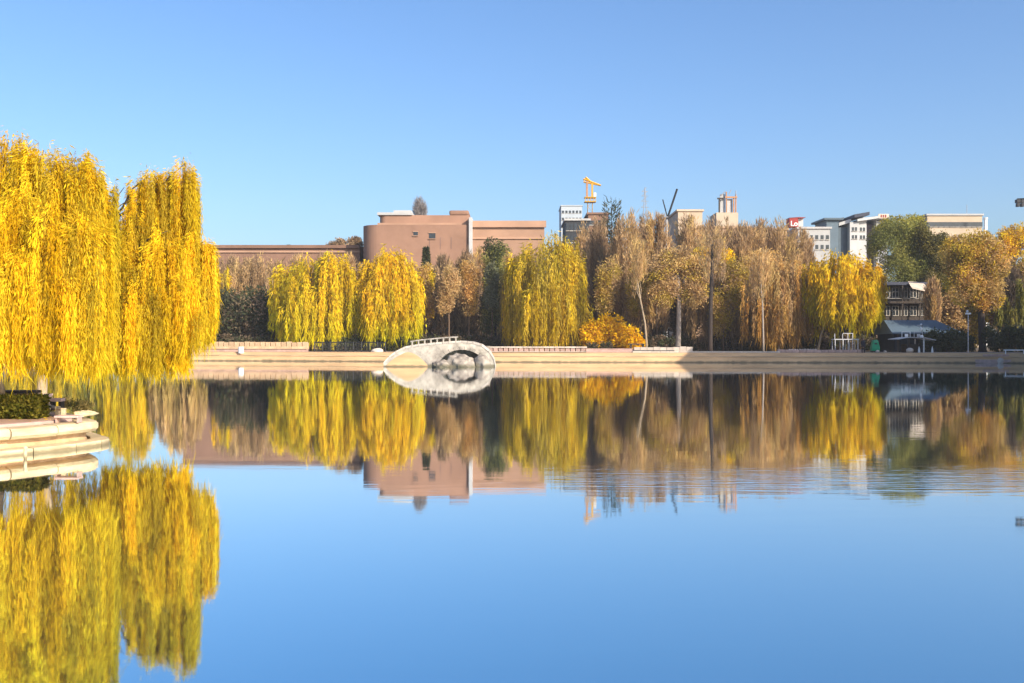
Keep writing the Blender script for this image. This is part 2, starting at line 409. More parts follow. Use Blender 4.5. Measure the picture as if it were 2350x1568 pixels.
# coping slabs along the bank's step, each a piece of its own
slab = MB().box(-1.23, 1.23, .16, .74, -.03, .055).mesh('coping_slab', 'coping_stone')
vis = offs(BANK, .06); acc = 0; nxt = 0
for a, b in zip(vis, vis[1:]):
    L_ = (b - a).length
    while nxt <= acc + L_:
        p = a.lerp(b, (nxt - acc) / L_)
        if -52 < p.x < 66 and p.y > 100:
            o = link('coping_slab', slab); o.parent = bank
            o.location = (p.x, p.y, .72 + random.uniform(-.012, .012)); o.rotation_euler = (0, 0, math.atan2(b.y - a.y, b.x - a.x))
        nxt += 2.5
    acc += L_

# ------------------------------------------------------------------ the near terrace on the left
ISL = spline([(-9.85, 23.9), (-10.35, 25.2), (-11.9, 27.3), (-13.3, 28.8), (-15.9, 32.8), (-20, 38), (-28, 42), (-38, 40), (-42, 28), (-36, 18), (-25, 16.8), (-17, 17.9), (-13.2, 19.6), (-10.95, 21.7)], 10, True)
ISL = [Vector((p.x, p.y)) for p in ISL]
IZ = .60
isl = band([(.14, -.6), (.06, .08), (.50, .09), (.54, .30)], 'island_recess', 'terrace', ISL, True)
struct(isl)
def pieces(prof, m, name, line, step, parent, gap=.012, smooth=False):
    """the rim as separate stones: the profile swept over short lengths of the outline"""
    pts = list(line) + [line[0]]; acc = [0]
    for a, b in zip(pts, pts[1:]): acc.append(acc[-1] + (b - a).length)
    def at(q):
        q %= acc[-1]
        for i in range(len(pts) - 1):
            if acc[i] <= q <= acc[i + 1]:
                t = (pts[i + 1] - pts[i]).normalized(); return pts[i].lerp(pts[i + 1], (q - acc[i]) / max(1e-6, acc[i + 1] - acc[i])), Vector((-t.y, t.x))
    q = 0; k = 4
    while q < acc[-1] - .3:
        ln = min(step * random.uniform(.85, 1.2), acc[-1] - q); vs = []; fs = []; n = len(prof); dz = random.uniform(-.008, .008); dr = random.uniform(-.012, .012)
        for i in range(k):
            p, nn = at(q + gap + (ln - 2 * gap) * i / (k - 1))
            vs += [(p.x + nn.x * (o + dr), p.y + nn.y * (o + dr), z + dz) for o, z in prof]
        for i in range(k - 1):
            for j in range(n): fs.append((i * n + j, i * n + (j + 1) % n, (i + 1) * n + (j + 1) % n, (i + 1) * n + j))
        fs += [tuple(range(n)), tuple(range((k - 1) * n, k * n))]
        MB().add(vs, fs).build(name, m, parent); q += ln
pieces([(.03, -.3), (0, .10), (.02, .125), (.42, .135), (.42, -.3)], 'island_stone', 'ledge_stone', ISL, 1.3, isl)
pieces([(.52, .28), (.30, .33), (.24, .40), (.24, .50), (.30, .56), (.45, .582), (.78, .57), (.80, .28)], 'island_stone', 'coping_stone', ISL, 1.15, isl)
o = band([(.82, .40), (.84, IZ + .03), (1.02, IZ + .035), (1.04, IZ - .05)], 'pink_stone', 'kerb', ISL, True); o.parent = isl
inn = offs(ISL, 1.02, True)
o = MB().add([(p.x, p.y, IZ) for p in inn], [tuple(range(len(inn)))]).build('paving', 'paving', isl)

# hedge on the terrace
hx0, hx1 = PX(8, 25), PX(106, 25)
hd = thing('box_hedge', ((hx0 + hx1) / 2, 25.2, IZ), 'low clipped green box hedge beside the near willow trunk on the stone terrace', 'hedge')
Lv = Leaves()
n = 9000
p = rng.random((n, 3)); side = rng.integers(0, 4, n)
p[side == 0, 1] *= .3; p[side == 1, 0] = 1 - p[side == 1, 0] * .1; p[side == 2, 2] = 1 - p[side == 2, 2] * .14
pos = p * np.array([hx1 - hx0 + .06, .68, .46]) + np.array([hx0 - .03, 24.35, IZ + .02]) + rng.normal(size=(n, 3)) * .025
Lv.add(pos, rng.normal(size=(n, 3)) + np.array([0, -.3, .6]), .09 + .06 * rng.random(n), .022 + .015 * rng.random(n), pick(HEDGE, n) * (.6 + .8 * rng.random((n, 1))))
Lv.build('foliage', hd)
MB().box(hx0 + .12, hx1 - .12, 24.5, 24.9, IZ - .03, IZ + .34).build('stems', 'bark_dark', hd)

fl = Leaves(); n = 420
fx = rng.uniform(-17, -10.2, n); fy = rng.uniform(21.5, 31, n)
ok = np.array([min((Vector((a, b)) - q).length for q in ISL) > 1.1 and a < -10.6 - max(0, b - 25.5) * .9 and b > 22.6 for a, b in zip(fx, fy)])
fx, fy = fx[ok], fy[ok]; n = len(fx)
fl.add(np.stack([fx, fy, np.full(n, IZ + .012)], 1), np.concatenate([rng.normal(size=(n, 2)), rng.normal(size=(n, 1)) * .12], 1), .09 + .06 * rng.random(n), .012 + .008 * rng.random(n), pick(YEL + TAN, n))
fo = fl.build('fallen_leaves', None); fo['kind'] = 'stuff'; fo['label'] = 'yellow leaves scattered on the terrace paving'
# rail wall behind the hedge, stool, stones at the tip
rw = thing('low_wall', P(60, 918, 27).to_tuple(), 'low dark-topped wall running behind the green hedge on the terrace', 'wall')
MB().box(PX(-60, 27.4), PX(86, 27.4), 27.2, 27.5, IZ, 1.08).build('wall_body', 'paving', rw, bevel=.02)
MB().box(PX(-60, 27.4), PX(90, 27.4), 27.12, 27.58, 1.083, 1.16).build('cap', 'dark_wood', rw, bevel=.02)
st = thing('stone_stool', (PX(130, 28), 28, IZ), 'small pinkish stone bench standing by the far edge of the terrace', 'bench')
sx, sy = PX(131, 27.4), 27.4
MB().box(sx - .17, sx + .17, sy - .14, sy + .14, IZ + .25, IZ + .34).build('seat', 'pink_stone', st, bevel=.02)
for dx in (-.12, .12): MB().box(sx + dx - .035, sx + dx + .035, sy - .11, sy + .11, IZ, IZ + .247).build('leg', 'dark_wood', st)
pb = thing('stone_pillar', (PX(111, 28.6), 28.6, IZ), 'short square pinkish pillar beside the hedge end on the terrace', 'pillar')
MB().box(PX(106, 28.6), PX(116, 28.6), 28.5, 28.72, IZ, IZ + .34).build('shaft', 'pink_stone', pb, bevel=.015)
MB().box(PX(105, 28.6), PX(117, 28.6), 28.48, 28.74, IZ + .343, IZ + .40).build('cap', 'pink_stone', pb, bevel=.015)

def rock(name, c, size, m, seed, parent=None, sub=3, amp=.28, flat=None):
    bm = bmesh.new(); bmesh.ops.create_icosphere(bm, subdivisions=sub, radius=1)
    rs = np.random.default_rng(seed); K = rs.normal(size=(14, 3)); K /= np.linalg.norm(K, axis=1, keepdims=True); off = .72 + .3 * rs.random(14)
    for v in bm.verts:
        q = np.array(v.co); 
        for kx, of in zip(K, off):
            e = q @ kx - of
            if e > 0: q = q - kx * e * .92
        q = q * (1 + amp * .35 * math.sin(5 * q[0] + seed) * math.sin(4.3 * q[1] + 2 * seed) * math.cos(5.1 * q[2]))
        q = q + rs.normal(size=3) * amp * .04
        if flat is not None and q[2] < flat: q[2] = flat
        v.co = (q[0] * size[0], q[1] * size[1], q[2] * size[2])
    me = bpy.data.meshes.new(name); bm.to_mesh(me); bm.free(); me.materials.append(MATS[m])
    return link(name, me, parent, c)
lg = tag(rock('edge_stone', (PX(193, 24.9), 24.9, IZ + .08), (.13, .36, .10), 'island_stone', 8, amp=.9, flat=-.5), 'pale irregular stone lying across the terrace rim near its tip', 'stone')
lg.rotation_euler = (0, 0, R(-25))
bl = thing('bench_slab', (PX(160, 23.6), 23.6, IZ), 'low pinkish stone slab seat set on the rim of the terrace', 'bench')
MB().box(PX(131, 23.6), PX(186, 23.6), 23.42, 23.72, IZ + .10, IZ + .15).build('seat', 'pink_stone', bl, bevel=.01)
for qx in (133, 182): MB().box(PX(qx, 23.6), PX(qx + 3, 23.6), 23.46, 23.68, IZ - .02, IZ + .097).build('leg', 'pink_stone', bl)
# shrubs and stones along the terrace's back edge
for i, (x, d, w) in enumerate([(150, 28.3, .20), (163, 27.8, .22), (176, 27.3, .24), (190, 26.8, .22), (204, 26.3, .20)]):
    t = thing('edging_shrub', (PX(x, d), d, IZ), ['small dry shrub nearest the stool on the terrace back edge', 'dry shrub second from the stool along the terrace back edge', 'middle dry shrub of five along the terrace back edge', 'dry shrub fourth from the stool on the terrace back edge', 'dry shrub nearest the tip on the terrace back edge'][i], 'shrub', 'dry shrubs along the terrace edge')
    Lv = Leaves(); ball(Lv, PX(x, d), d, IZ + .14, w, w, .17, 260, .10, .014, [(.20, .15, .05), (.30, .22, .08), (.10, .09, .03)], 10, up=.5); Lv.build('foliage', t)
rl = thing('stone_rail', (PX(190, 26.6), 26.6, IZ), 'low cream stone rail on short posts along the back edge of the terrace', 'railing')
_ri = offs(ISL, .95, True); RP = [tuple(_ri[q]) for q in (9, 13, 17, 21, 25, 29)]
for i, (x, y) in enumerate(RP):
    MB().box(x - .05, x + .05, y - .05, y + .05, IZ - .02, IZ + .26).build('post', 'island_stone', rl, bevel=.01)
    if i: MB().bar((*RP[i - 1], IZ + .21), (x, y, IZ + .21), .045).build('rail', 'island_stone', rl)
wp = thing('mooring_post', (PX(58, 21.1), 21.1, 0), 'thin cream mooring post standing in the water against the terrace wall', 'post')
MB().tube([(PX(58, 21.15), 21.15, -.5), (PX(58, 21.15), 21.15, .22)], .035, 10).build('shaft', 'island_stone', wp)
MB().tube([(PX(58, 21.15), 21.15, .22), (PX(58, 21.15), 21.15, .25), (PX(58, 21.15), 21.15, .28)], [.05, .05, .02], 10).build('cap', 'island_stone', wp)

# ------------------------------------------------------------------ near willows
def near_lobe(Lv, x, yt, yb, rpx, d, wisps, dy=0, tip=(.78, .54, .015), tipw=.45, pal=YEL, **kw):
    m = d / F
    hang(Lv, PX(x, d), d + dy, rpx * m, PZ(yt, d), PZ(yb, d), int(wisps * 1.2), 27, .16, .0118, pal, tip, tipw, ragged=.6, **kw)
w1 = thing('willow_tree', (PX(-4, 24.9), 24.9, IZ), 'tall golden weeping willow at the left edge, its trunk beside the hedge', 'tree')
bx = PX(-4, 24.9)
trunk(w1, [(bx + .02, 24.9, IZ - .1), (bx - .02, 24.9, IZ + .25), (bx - .1, 24.92, 1.5), (bx - .12, 25, 2.8), (bx - .05, 25.1, 3.7)], [.34, .23, .19, .17, .15], 'bark_pale', 12)
Lv = Leaves()
for a in [(20, 298, 800, 95, 25.3, 46), (-90, 320, 800, 110, 25.2, 30), (100, 318, 830, 85, 25.2, 50), (170, 335, 845, 75, 25.0, 50), (215, 372, 850, 48, 25.0, 34),
          (40, 430, 845, 105, 24.3, 44), (130, 450, 862, 95, 24.3, 50), (195, 480, 855, 60, 24.2, 34), (-60, 420, 850, 90, 24.4, 20), (60, 560, 862, 90, 24.0, 30),
          (150, 600, 866, 75, 24.0, 28), (20, 650, 872, 60, 24.0, 16), (238, 500, 858, 30, 24.8, 16), (250, 400, 700, 20, 25.0, 5)]:
    near_lobe(Lv, *a)
limbs(w1, (bx - .05, 25.1, 3.6), [P(20, 320, 25.3), P(100, 345, 25.2), P(175, 360, 25.0), P(-90, 340, 25.2), P(215, 420, 25), P(60, 480, 24.5)], .10, 'bark_brown', .12)
Lv.build('crown', w1)

w2 = thing('willow_tree', (PX(95, 31.9), 31.9, IZ), 'golden weeping willow on the terrace with a slim bare trunk and sparse upper crown', 'tree')
bx = PX(96, 31.9)
trunk(w2, [(bx, 31.9, IZ - .1), (bx, 31.9, IZ + .2), (bx + .05, 31.9, 2.0), (bx + .35, 31.9, 3.2), (bx + 1.0, 31.8, 4.3)], [.22, .16, .14, .13, .12], 'bark_pale', 12)
Lv = Leaves()
for a in [(350, 384, 700, 46, 31.9, 26), (425, 360, 720, 29, 31.9, 22), (390, 384, 660, 36, 32.3, 18), (315, 400, 640, 24, 32.2, 8), (300, 470, 860, 46, 31.5, 22), (275, 450, 760, 28, 31.8, 6), (280, 560, 862, 45, 31, 26), (380, 520, 870, 58, 31.2, 34),
          (445, 530, 800, 38, 31.6, 28), (472, 545, 770, 26, 31.6, 22), (330, 590, 868, 60, 30.8, 40), (420, 620, 815, 50, 30.9, 26), (405, 640, 862, 26, 31, 12), (258, 560, 800, 34, 32, 14), (180, 430, 850, 70, 32.2, 26), (90, 400, 840, 80, 32.4, 20),
          (250, 660, 862, 40, 31, 16), (478, 640, 790, 16, 31.4, 10), (360, 450, 800, 40, 32.4, 20)]:
    near_lobe(Lv, *a)
fork = (bx + 1.0, 31.8, 4.2)
limbs(w2, fork, [P(345, 400, 31.9), P(425, 375, 31.9), P(300, 455, 31.5), P(385, 530, 31.2), P(470, 555, 31.6), P(285, 430, 31.6), P(255, 450, 32), P(200, 430, 32.2)], .085, 'bark_dark', .14)
Lv.build('crown', w2)

# ------------------------------------------------------------------ trees of the far bank
FB, FW = .62, .075            # blade length and half-width over there
def far_willow(label, base_px, d, lobes, pal, tip=None, tipw=.6, bark='bark_pale', tr=.22, stems=None, strands=12, name='willow_tree', fork_y=None, bl=FB, bw=FW, **kw):
    b = Vector((PX(base_px, d), d, GZ - .05))
    t = thing(name, b, label, 'tree')
    m = d / F
    xs = [l[0] for l in lobes]; cx = sum(xs) / len(xs); ytop = min(l[1] for l in lobes); ybot = max(l[2] for l in lobes)
    fy = fork_y or (ytop * .45 + ybot * .55)
    fk = P((base_px + cx) / 2 + (base_px - cx) * .2, fy, d)
    stems = stems or [[(base_px, 808), (base_px + (cx - base_px) * .1, 770), ((base_px + cx) / 2 + (base_px - cx) * .2, fy)]]
    for i, sp in enumerate(stems):
        pts = [Vector((PX(sp[0][0], d), d, GZ - .1))] + [P(x, y, d) for x, y in sp]
        pts[1] = pts[0] + (pts[2] - pts[0]) * .06
        trunk(t, pts, [tr * 1.25] + [tr * (1 - .45 * j / len(sp)) for j in range(len(sp))], bark, 8)
    limbs(t, fk, [P(l[0], l[1] + (l[2] - l[1]) * .10, d + (l[5] if len(l) > 5 else 0)) for l in lobes], tr * .55, 'bark_brown' if bark == 'bark_pale' else bark, .2, 5)
    Lv = Leaves()
    for l in lobes:
        x, yt, yb, rpx, w = l[:5]; dy = l[5] if len(l) > 5 else 0
        hang(Lv, PX(x, d), d + dy, rpx * m, PZ(yt, d), PZ(yb, d), w, strands, bl, bw, pal, tip, tipw, **kw)
    Lv.build('crown', t)
    return t
def bushy(label, base_px, d, balls, pal, bark='bark_brown', tr=.2, name='broadleaf_tree', cat='tree', n=2600, bl=.42, bw=.12, base_y=None, fine=True, z0=GZ, up=0.0, clumps=26, sig=.2):
    b = Vector((PX(base_px, d), d, z0 - .05)); t = thing(name, b, label, cat); m = d / F
    if fine and cat == 'tree': n, bl, bw = int(n * 1.9), bl * .8, bw * .62
    Lv = Leaves()
    lo = max(y + ry for x, y, rx, ry in balls)
    cx = sum(q[0] for q in balls) / len(balls); cy = sum(q[1] for q in balls) / len(balls)
    if tr:
        fk = P(cx * .6 + base_px * .4, cy, d)
        trunk(t, [(b.x, d, z0 - .1), (b.x, d, z0 + .3), b.lerp(fk, .5) + Vector((.1, 0, 0)), fk], [tr * 1.3, tr, tr * .85, tr * .6], bark, 8)
        limbs(t, b.lerp(fk, .8), [P(x, y - ry * .6, d) for x, y, rx, ry in balls], tr * .5, bark, .2, 5)
    for x, y, rx, ry in balls:
        ball(Lv, PX(x, d), d, PZ(y, d), rx * m, rx * m * .9, ry * m, n, bl, bw, pal, clumps, up, sig)
    Lv.build('crown' if cat == 'tree' else 'foliage', t)
    return t
def bare(label, base_px, d, spec, pal, bark='bark_brown', tr=.2, name='bare_tree', n=5200, bl=.8, bw=.035, lean=.28, limbs_n=7, pale_limbs=None):
    b = Vector((PX(base_px, d), d, GZ - .05)); t = thing(name, b, label, 'tree'); m = d / F
    Lv = Leaves()
    x, yt, yb, rx = spec
    fk = P(x * .5 + base_px * .5, yb - (yb - yt) * .12, d)
    top = P(x, yt + (yb - yt) * .12, d)
    trunk(t, [(b.x, d, GZ - .1), (b.x, d, GZ + .3), b.lerp(fk, .7), fk, fk.lerp(top, .5) + Vector((random.gauss(0, .2), 0, 0)), top], [tr * 1.3, tr, tr * .9, tr * .8, tr * .45, .03], bark, 8)
    tg = []
    for i in range(limbs_n):
        a = 6.283 * i / limbs_n + random.random(); rr = rx * m * random.uniform(.35, .85)
        tg.append((PX(x, d) + math.cos(a) * rr, d + math.sin(a) * rr, PZ(yt + (yb - yt) * random.uniform(.05, .3), d)))
    limbs(t, fk, tg, tr * .5, pale_limbs or bark, .25, 5)
    broom(Lv, PX(x, d), d, PZ(yb, d), PZ(yt, d), rx * m, int(n * 2.2), bl, bw, pal, 60, lean)
    Lv.build('crown', t)
    return t

far_willow('thin tan willow behind the dark round shrub left of the yellow willows', 556, 150, [(520, 596, 770, 34, 22), (560, 582, 770, 42, 30), (600, 584, 770, 34, 26)], TAN + BRN, bark='bark_brown', bw=.05)
far_willow('pale yellow small tree showing just right of the near willow crown', 512, 147, [(510, 600, 690, 24, 18)], TAN + YELG, bark='bark_brown', tr=.14)
bushy('dark green round evergreen bush at the far bank beside the left parapet', 566, 143, [(530, 725, 44, 62), (575, 715, 56, 58), (620, 735, 36, 55)], DGR + BRND + DGR, 'bark_dark', .16, 'evergreen_shrub', 'shrub', 3600, .5, .12)
far_willow('bright yellow weeping willow, left of the yellow pair, green-tipped strands over the parapet', 713, 138,
           [(652, 606, 765, 34, 22), (712, 582, 785, 78, 88), (770, 572, 780, 52, 50, -1), (806, 606, 750, 24, 14), (700, 660, 790, 50, 26, -3), (752, 650, 790, 40, 22, -3), (640, 650, 740, 22, 10)],
           YELG, (.62, .58, .01), .8, stems=[[(713, 808), (712, 765), (722, 700)], [(733, 808), (736, 770), (728, 700)]], tr=.2)
far_willow('rounded yellow weeping willow with a curved pale trunk, right of the yellow pair', 816, 138,
           [(846, 592, 760, 36, 24), (895, 562, 778, 74, 110), (945, 625, 765, 26, 20), (872, 650, 788, 46, 24, -3), (922, 660, 785, 40, 22, -3)],
           YEL, (.48, .50, .01), .85, stems=[[(816, 808), (819, 788), (832, 760), (858, 690)], [(852, 806), (853, 770), (872, 690)], [(882, 806), (882, 770), (885, 690)]], tr=.2, ragged=.55)
bushy('small narrow yellow tree standing just right of the rounded yellow willow', 977, 147, [(978, 640, 22, 36), (975, 700, 22, 44)], YELG + TAN, tr=.13)
def conifer(label, px, d, yt, yb, rpx, pal, n=2600, tr=.14, tiers=18, z0=GZ):
    t = thing('conifer_tree', (PX(px, d), d, z0 - .05), label, 'tree'); m = d / F; Lv = Leaves()
    zt, zb = PZ(yt, d), PZ(yb, d)
    trunk(t, [(PX(px, d), d, z0 - .1), (PX(px, d), d, (zt + z0) / 2), (PX(px, d), d, zt)], [tr, tr * .7, .03], 'bark_dark', 7)
    k = rng.integers(0, tiers, n); th = rng.random(n) * 6.283; f = (k + .3 * rng.random(n)) / tiers
    r = rpx * m * (.12 + .88 * f) * rng.random(n) ** .6
    z = zt - (zt - zb) * f - r * .35
    D = np.stack([np.cos(th), np.sin(th), -.25 + rng.normal(size=n) * .35], 1)
    Lv.add(np.stack([PX(px, d) + np.cos(th) * r, d + np.sin(th) * r, z], 1), D, .35 + .3 * rng.random(n), .06 + .04 * rng.random(n), pick(pal, n))
    Lv.build('crown', t); return t
conifer('little dark conifer in front of the salmon building, above the small yellow tree', 978, 153, 568, 650, 13, DGR)
bare('brown leafless tree left of the orange tree, below the salmon building', 1012, 152, (1015, 584, 790, 34), BRN + BRND, n=6000, bw=.05)
bare('greyish brown leafless tree between the orange tree and the white pillar', 1072, 156, (1070, 574, 790, 36), BRN, n=5200, bw=.05)
bushy('narrow orange tree amid brown thicket in front of the salmon building', 1075, 147, [(1078, 628, 24, 36), (1072, 680, 28, 44)], ORG + TAN, tr=.14)
bushy('dark green tall evergreen left of the olive willow', 1136, 150, [(1136, 590, 32, 45), (1140, 650, 34, 60), (1130, 720, 30, 60)], DGR + GRE, 'bark_dark', .2, 'evergreen_tree', 'tree', 2600)
bushy('grey-green slim tree in front of the dark evergreen', 1128, 146, [(1130, 640, 16, 36), (1128, 685, 17, 30)], [(.20, .20, .12), (.25, .25, .16), (.14, .15, .07)], tr=.1, n=1500)
far_willow('big olive and gold willow with several dark trunks behind the central stone wall', 1285, 141,
           [(1195, 572, 790, 44, 36), (1255, 530, 798, 92, 120), (1300, 545, 798, 46, 40, -1), (1328, 605, 795, 24, 18), (1225, 650, 800, 44, 20, -4), (1290, 640, 800, 40, 20, -4), (1345, 690, 790, 16, 10)],
           OLV + YELG, (.66, .44, .02), .5, bark='bark_dark', stems=[[(1252, 808), (1254, 740), (1250, 660)], [(1283, 808), (1285, 740), (1272, 640)], [(1302, 806), (1301, 750), (1290, 650)]], tr=.24, bw=.06)
far_willow('slender olive willow standing left against the big olive and gold willow', 1182, 144, [(1175, 600, 795, 24, 20), (1192, 620, 795, 22, 18)], OLV + BRN, bark='bark_brown', tr=.14, bw=.055)
bushy('bright golden bush at the foot of the brown poplars', 1400, 137, [(1360, 772, 30, 38), (1400, 764, 40, 42), (1440, 778, 34, 32), (1465, 792, 16, 20)], GOLD, tr=.08, name='golden_shrub', cat='shrub', n=2200)
for i, (x, w) in enumerate([(1365, 7), (1383, 6), (1398, 8), (1352, 6)]):
    bushy(['small dark bush in front of the golden bush, second from its left', 'small dark bush in front of the golden bush, third from its left', 'small dark bush in front of the golden bush, nearest its middle', 'small dark bush leftmost in front of the golden bush'][i], x, 132.5, [(x, 796, w, 12)], DGR + BRND, tr=0, name='low_shrub', cat='shrub', n=420, bl=.25, bw=.07)
bare('dark snag-topped evergreen rising above the brown poplars', 1404, 166, (1404, 440, 660, 34), DGR, 'bark_dark', .22, n=420, bl=.7, bw=.09, lean=1.1, limbs_n=12)
bare('tall brown poplar just right of the olive and gold willow', 1372, 154, (1372, 497, 795, 40), BRN, n=6500, bw=.05)
bare('tall brown poplar with pale trunk above the golden bush', 1440, 148, (1440, 482, 795, 46), BRN + TAN, 'bark_grey', .26, n=7500, bw=.05, pale_limbs='bark_grey')
bare('tall tan-brown poplar right of the golden bush', 1508, 150, (1508, 484, 795, 46), BRN + TAN, n=7500, bw=.05, pale_limbs='bark_grey')
bare('broad brown leafless tree behind the thick grey trunk', 1580, 158, (1580, 488, 795, 56), BRN + TAN, n=7500, bw=.05)
bushy('tan-leaved tree on a thick pale grey trunk above the white kerb', 1556, 139, [(1512, 620, 42, 36), (1556, 600, 46, 34), (1602, 622, 38, 34), (1528, 668, 40, 40), (1590, 672, 34, 38)], TAN + TAN + OLV[:1], 'bark_grey', .38, n=2600, clumps=40)
bushy('yellow-crowned tree behind, right of the thick grey trunk', 1640, 149, [(1612, 590, 30, 22), (1650, 592, 34, 24)], YEL + TAN, tr=.2, n=2200)
far_willow('dull brown willow with long bare strands right of the grey trunk', 1640, 146, [(1610, 640, 790, 36, 26), (1650, 630, 790, 40, 30), (1690, 640, 790, 34, 26)], BRN + BRND + TAN, bark='bark_dark', bw=.05)
bare('brown leafless tree with dark forked limbs left of the orange-brown willow', 1720, 152, (1715, 500, 795, 58), TAN + BRN, 'bark_dark', n=7500, bw=.05)
bare('brown leafless tree behind the orange-brown willow', 1785, 154, (1790, 500, 795, 58), TAN + BRN, 'bark_dark', n=7500, bw=.05)
far_willow('orange-brown willow with thin white-footed trunk left of the yellow willow', 1787, 138, [(1735, 610, 780, 34, 28), (1775, 590, 790, 40, 34), (1818, 596, 790, 34, 34), (1845, 620, 780, 20, 16), (1800, 660, 795, 40, 22, -2)], TAN + ORG, (.55, .30, .06), .7, bark='bark_pale', tr=.13, bw=.055)
far_willow('dense dome-shaped yellow willow on the right with a leaning pale trunk', 1877, 137,
           [(1866, 592, 720, 30, 18), (1932, 568, 742, 84, 130), (1985, 596, 735, 40, 40, -1), (2008, 640, 725, 17, 12), (1900, 650, 750, 44, 22, -4), (1955, 650, 752, 46, 24, -4), (1940, 690, 772, 60, 18, 1.5)],
           YEL, (.56, .50, .01), .75, stems=[[(1877, 806), (1884, 770), (1896, 735), (1920, 680)]], tr=.17, ragged=.5)
bushy('dark green leafy tree with yellow-green top right of the yellow dome willow', 2062, 152, [(2040, 560, 48, 52), (2085, 545, 46, 50), (2060, 620, 52, 44), (2110, 600, 42, 60)], GRE, 'bark_grey', .22, n=3600)
bushy('yellow-green treetop standing behind the dark green leafy tree', 2075, 157, [(2060, 520, 30, 26), (2100, 515, 30, 24), (2030, 530, 22, 26)], [(.36, .32, .05), (.26, .26, .05), (.44, .36, .06)], tr=.2, n=1800)
bushy('olive tree between the dark green tree and the tan tree', 2150, 150, [(2135, 545, 36, 42), (2165, 590, 40, 52), (2145, 650, 36, 44)], [(.15, .13, .04), (.22, .18, .05), (.11, .10, .04)], tr=.2, n=2600)
bushy('broad tan and orange tree on the right over a thick dark trunk', 2255, 128, [(2200, 590, 42, 48), (2240, 570, 44, 42), (2275, 600, 40, 50), (2215, 650, 46, 52), (2262, 665, 42, 50)], TAN + ORG + OLV, 'bark_dark', .5, n=2600)
bushy('orange tree cut by the right edge of the view', 2330, 155, [(2310, 560, 34, 40), (2348, 550, 40, 38)], ORG + YEL, tr=.2, n=2600)
bare('dark purple-brown leafless tree near the right edge', 2312, 146, (2318, 610, 790, 38), BRND, 'bark_dark', n=4800, bw=.05)
for i, (x, y, rx, ry) in enumerate([(2325, 715, 18, 40), (2350, 690, 16, 60), (2298, 722, 12, 26)]):
    far_willow(['yellow-green drooping shrub middle of three by the right edge', 'yellow-green drooping shrub cut by the right edge', 'small yellow-green drooping shrub left of three near right edge'][i], x, 134, [(x, y - ry, y + ry, rx, 12)], [(.30, .27, .06), (.22, .21, .05), (.38, .32, .08)], bark='bark_dark', tr=.08, name='drooping_shrub', strands=9)
for i, (x, yt, pal, lab) in enumerate([(20, 600, OLV, 'olive willow on the far bank behind the hedge, mostly hidden'), (110, 585, YELG, 'yellow willow on the far bank behind the slim terrace trunk'), (200, 600, OLV + GRE, 'green-olive willow on the far bank behind the near willows'), (300, 572, YELG, 'gold-green willow on the far bank hidden behind the near willow crown'), (-70, 590, YELG, 'yellow willow on the far bank beyond the left edge'), (415, 598, TAN, 'tan willow on the far bank behind the near willow right side')]):
    far_willow(lab, x, 141, [(x, yt, 792, 56, 60), (x - 30, yt + 60, 795, 30, 14, -2), (x + 32, yt + 50, 795, 30, 14, -2)], pal, (.45, .42, .02), .5, bark='bark_brown')
for i, (x, y, rx, ry, pal, lab) in enumerate([(2185, 700, 34, 44, TAN, 'tan bush left below the broad tan tree'), (2235, 715, 34, 30, OLV, 'olive bush below the middle of the broad tan tree'), (2290, 670, 36, 60, BRN, 'brown bush below the orange tree at the right'), (2345, 640, 36, 60, OLV + BRN, 'olive brown bush at the right edge below the orange tree'), (2120, 690, 30, 50, GRE, 'green bush right of the teahouse columns')]):
    bushy(lab, x, 150 if i < 4 else 153, [(x, y, rx, ry), (x + 6, y + 40, rx, 40)], pal, tr=.15, name='tall_shrub', cat='shrub', n=3200)
for (a, b, lab) in ((970, 1185, 'low dark hedge behind the boulder and central block wall'), (1335, 1580, 'low dark hedge behind the golden bush and grey trunk'), (1585, 1835, 'low dark hedge under the brown trees right of the grey trunk'), (1840, 2035, 'low dark hedge under the yellow dome willow')):
    bushy(lab, (a + b) / 2, 146.5, [(x, 789, 18, 20) for x in range(a, b, 26)], DGR + BRND, tr=0, name='clipped_hedge', cat='hedge', n=1500, bl=.32, bw=.10)
for (x, yt, lab) in ((1632, 492, 'tall tan-brown leafless tree behind the yellow-crowned tree'), (1678, 494, 'tall tan leafless tree right behind the yellow-crowned tree'), (1748, 496, 'tall tan leafless tree at the back between the two forked brown trees'), (1838, 522, 'brown leafless tree at the back left of the yellow dome willow'), (1340, 512, 'brown leafless tree at the back above the olive and gold willow right side'), (1475, 488, 'thin brown poplar at the back between the two tall poplars')):
    bare(lab, x, 166, (x, yt, 790, 40), TAN + BRN, n=5200, bw=.055)
for (x, yt, lab) in ((640, 590, 'tan leafless tree in front of the brick hall left of the yellow pair'), (690, 578, 'tan leafless tree in front of the brick hall behind the left yellow willow'), (745, 575, 'tan leafless tree showing over the left yellow willow'), (800, 580, 'tan leafless tree showing between the two yellow willows'), (530, 585, 'tan leafless tree in front of the brick hall beside the near willow'), (585, 580, 'tan leafless tree in front of the brick hall over the dark bush'), (1020, 590, 'tan leafless tree close before the salmon building left of the white pillar'), (1100, 570, 'tan leafless tree close before the white pillar'), (1160, 556, 'tan leafless tree before the salmon building right block'), (2190, 545, 'tan leafless tree before the sandy long building'), (2290, 545, 'tan leafless tree behind the orange tree at the right'), (2140, 640, 'tan leafless tree at the right end of the teahouse')):
    bare(lab, x, 164 if x < 2000 else 156 if yt < 600 else 143, (x, yt, 790, 42 if yt < 620 else 20), TAN + BRN, n=4200, bw=.055)
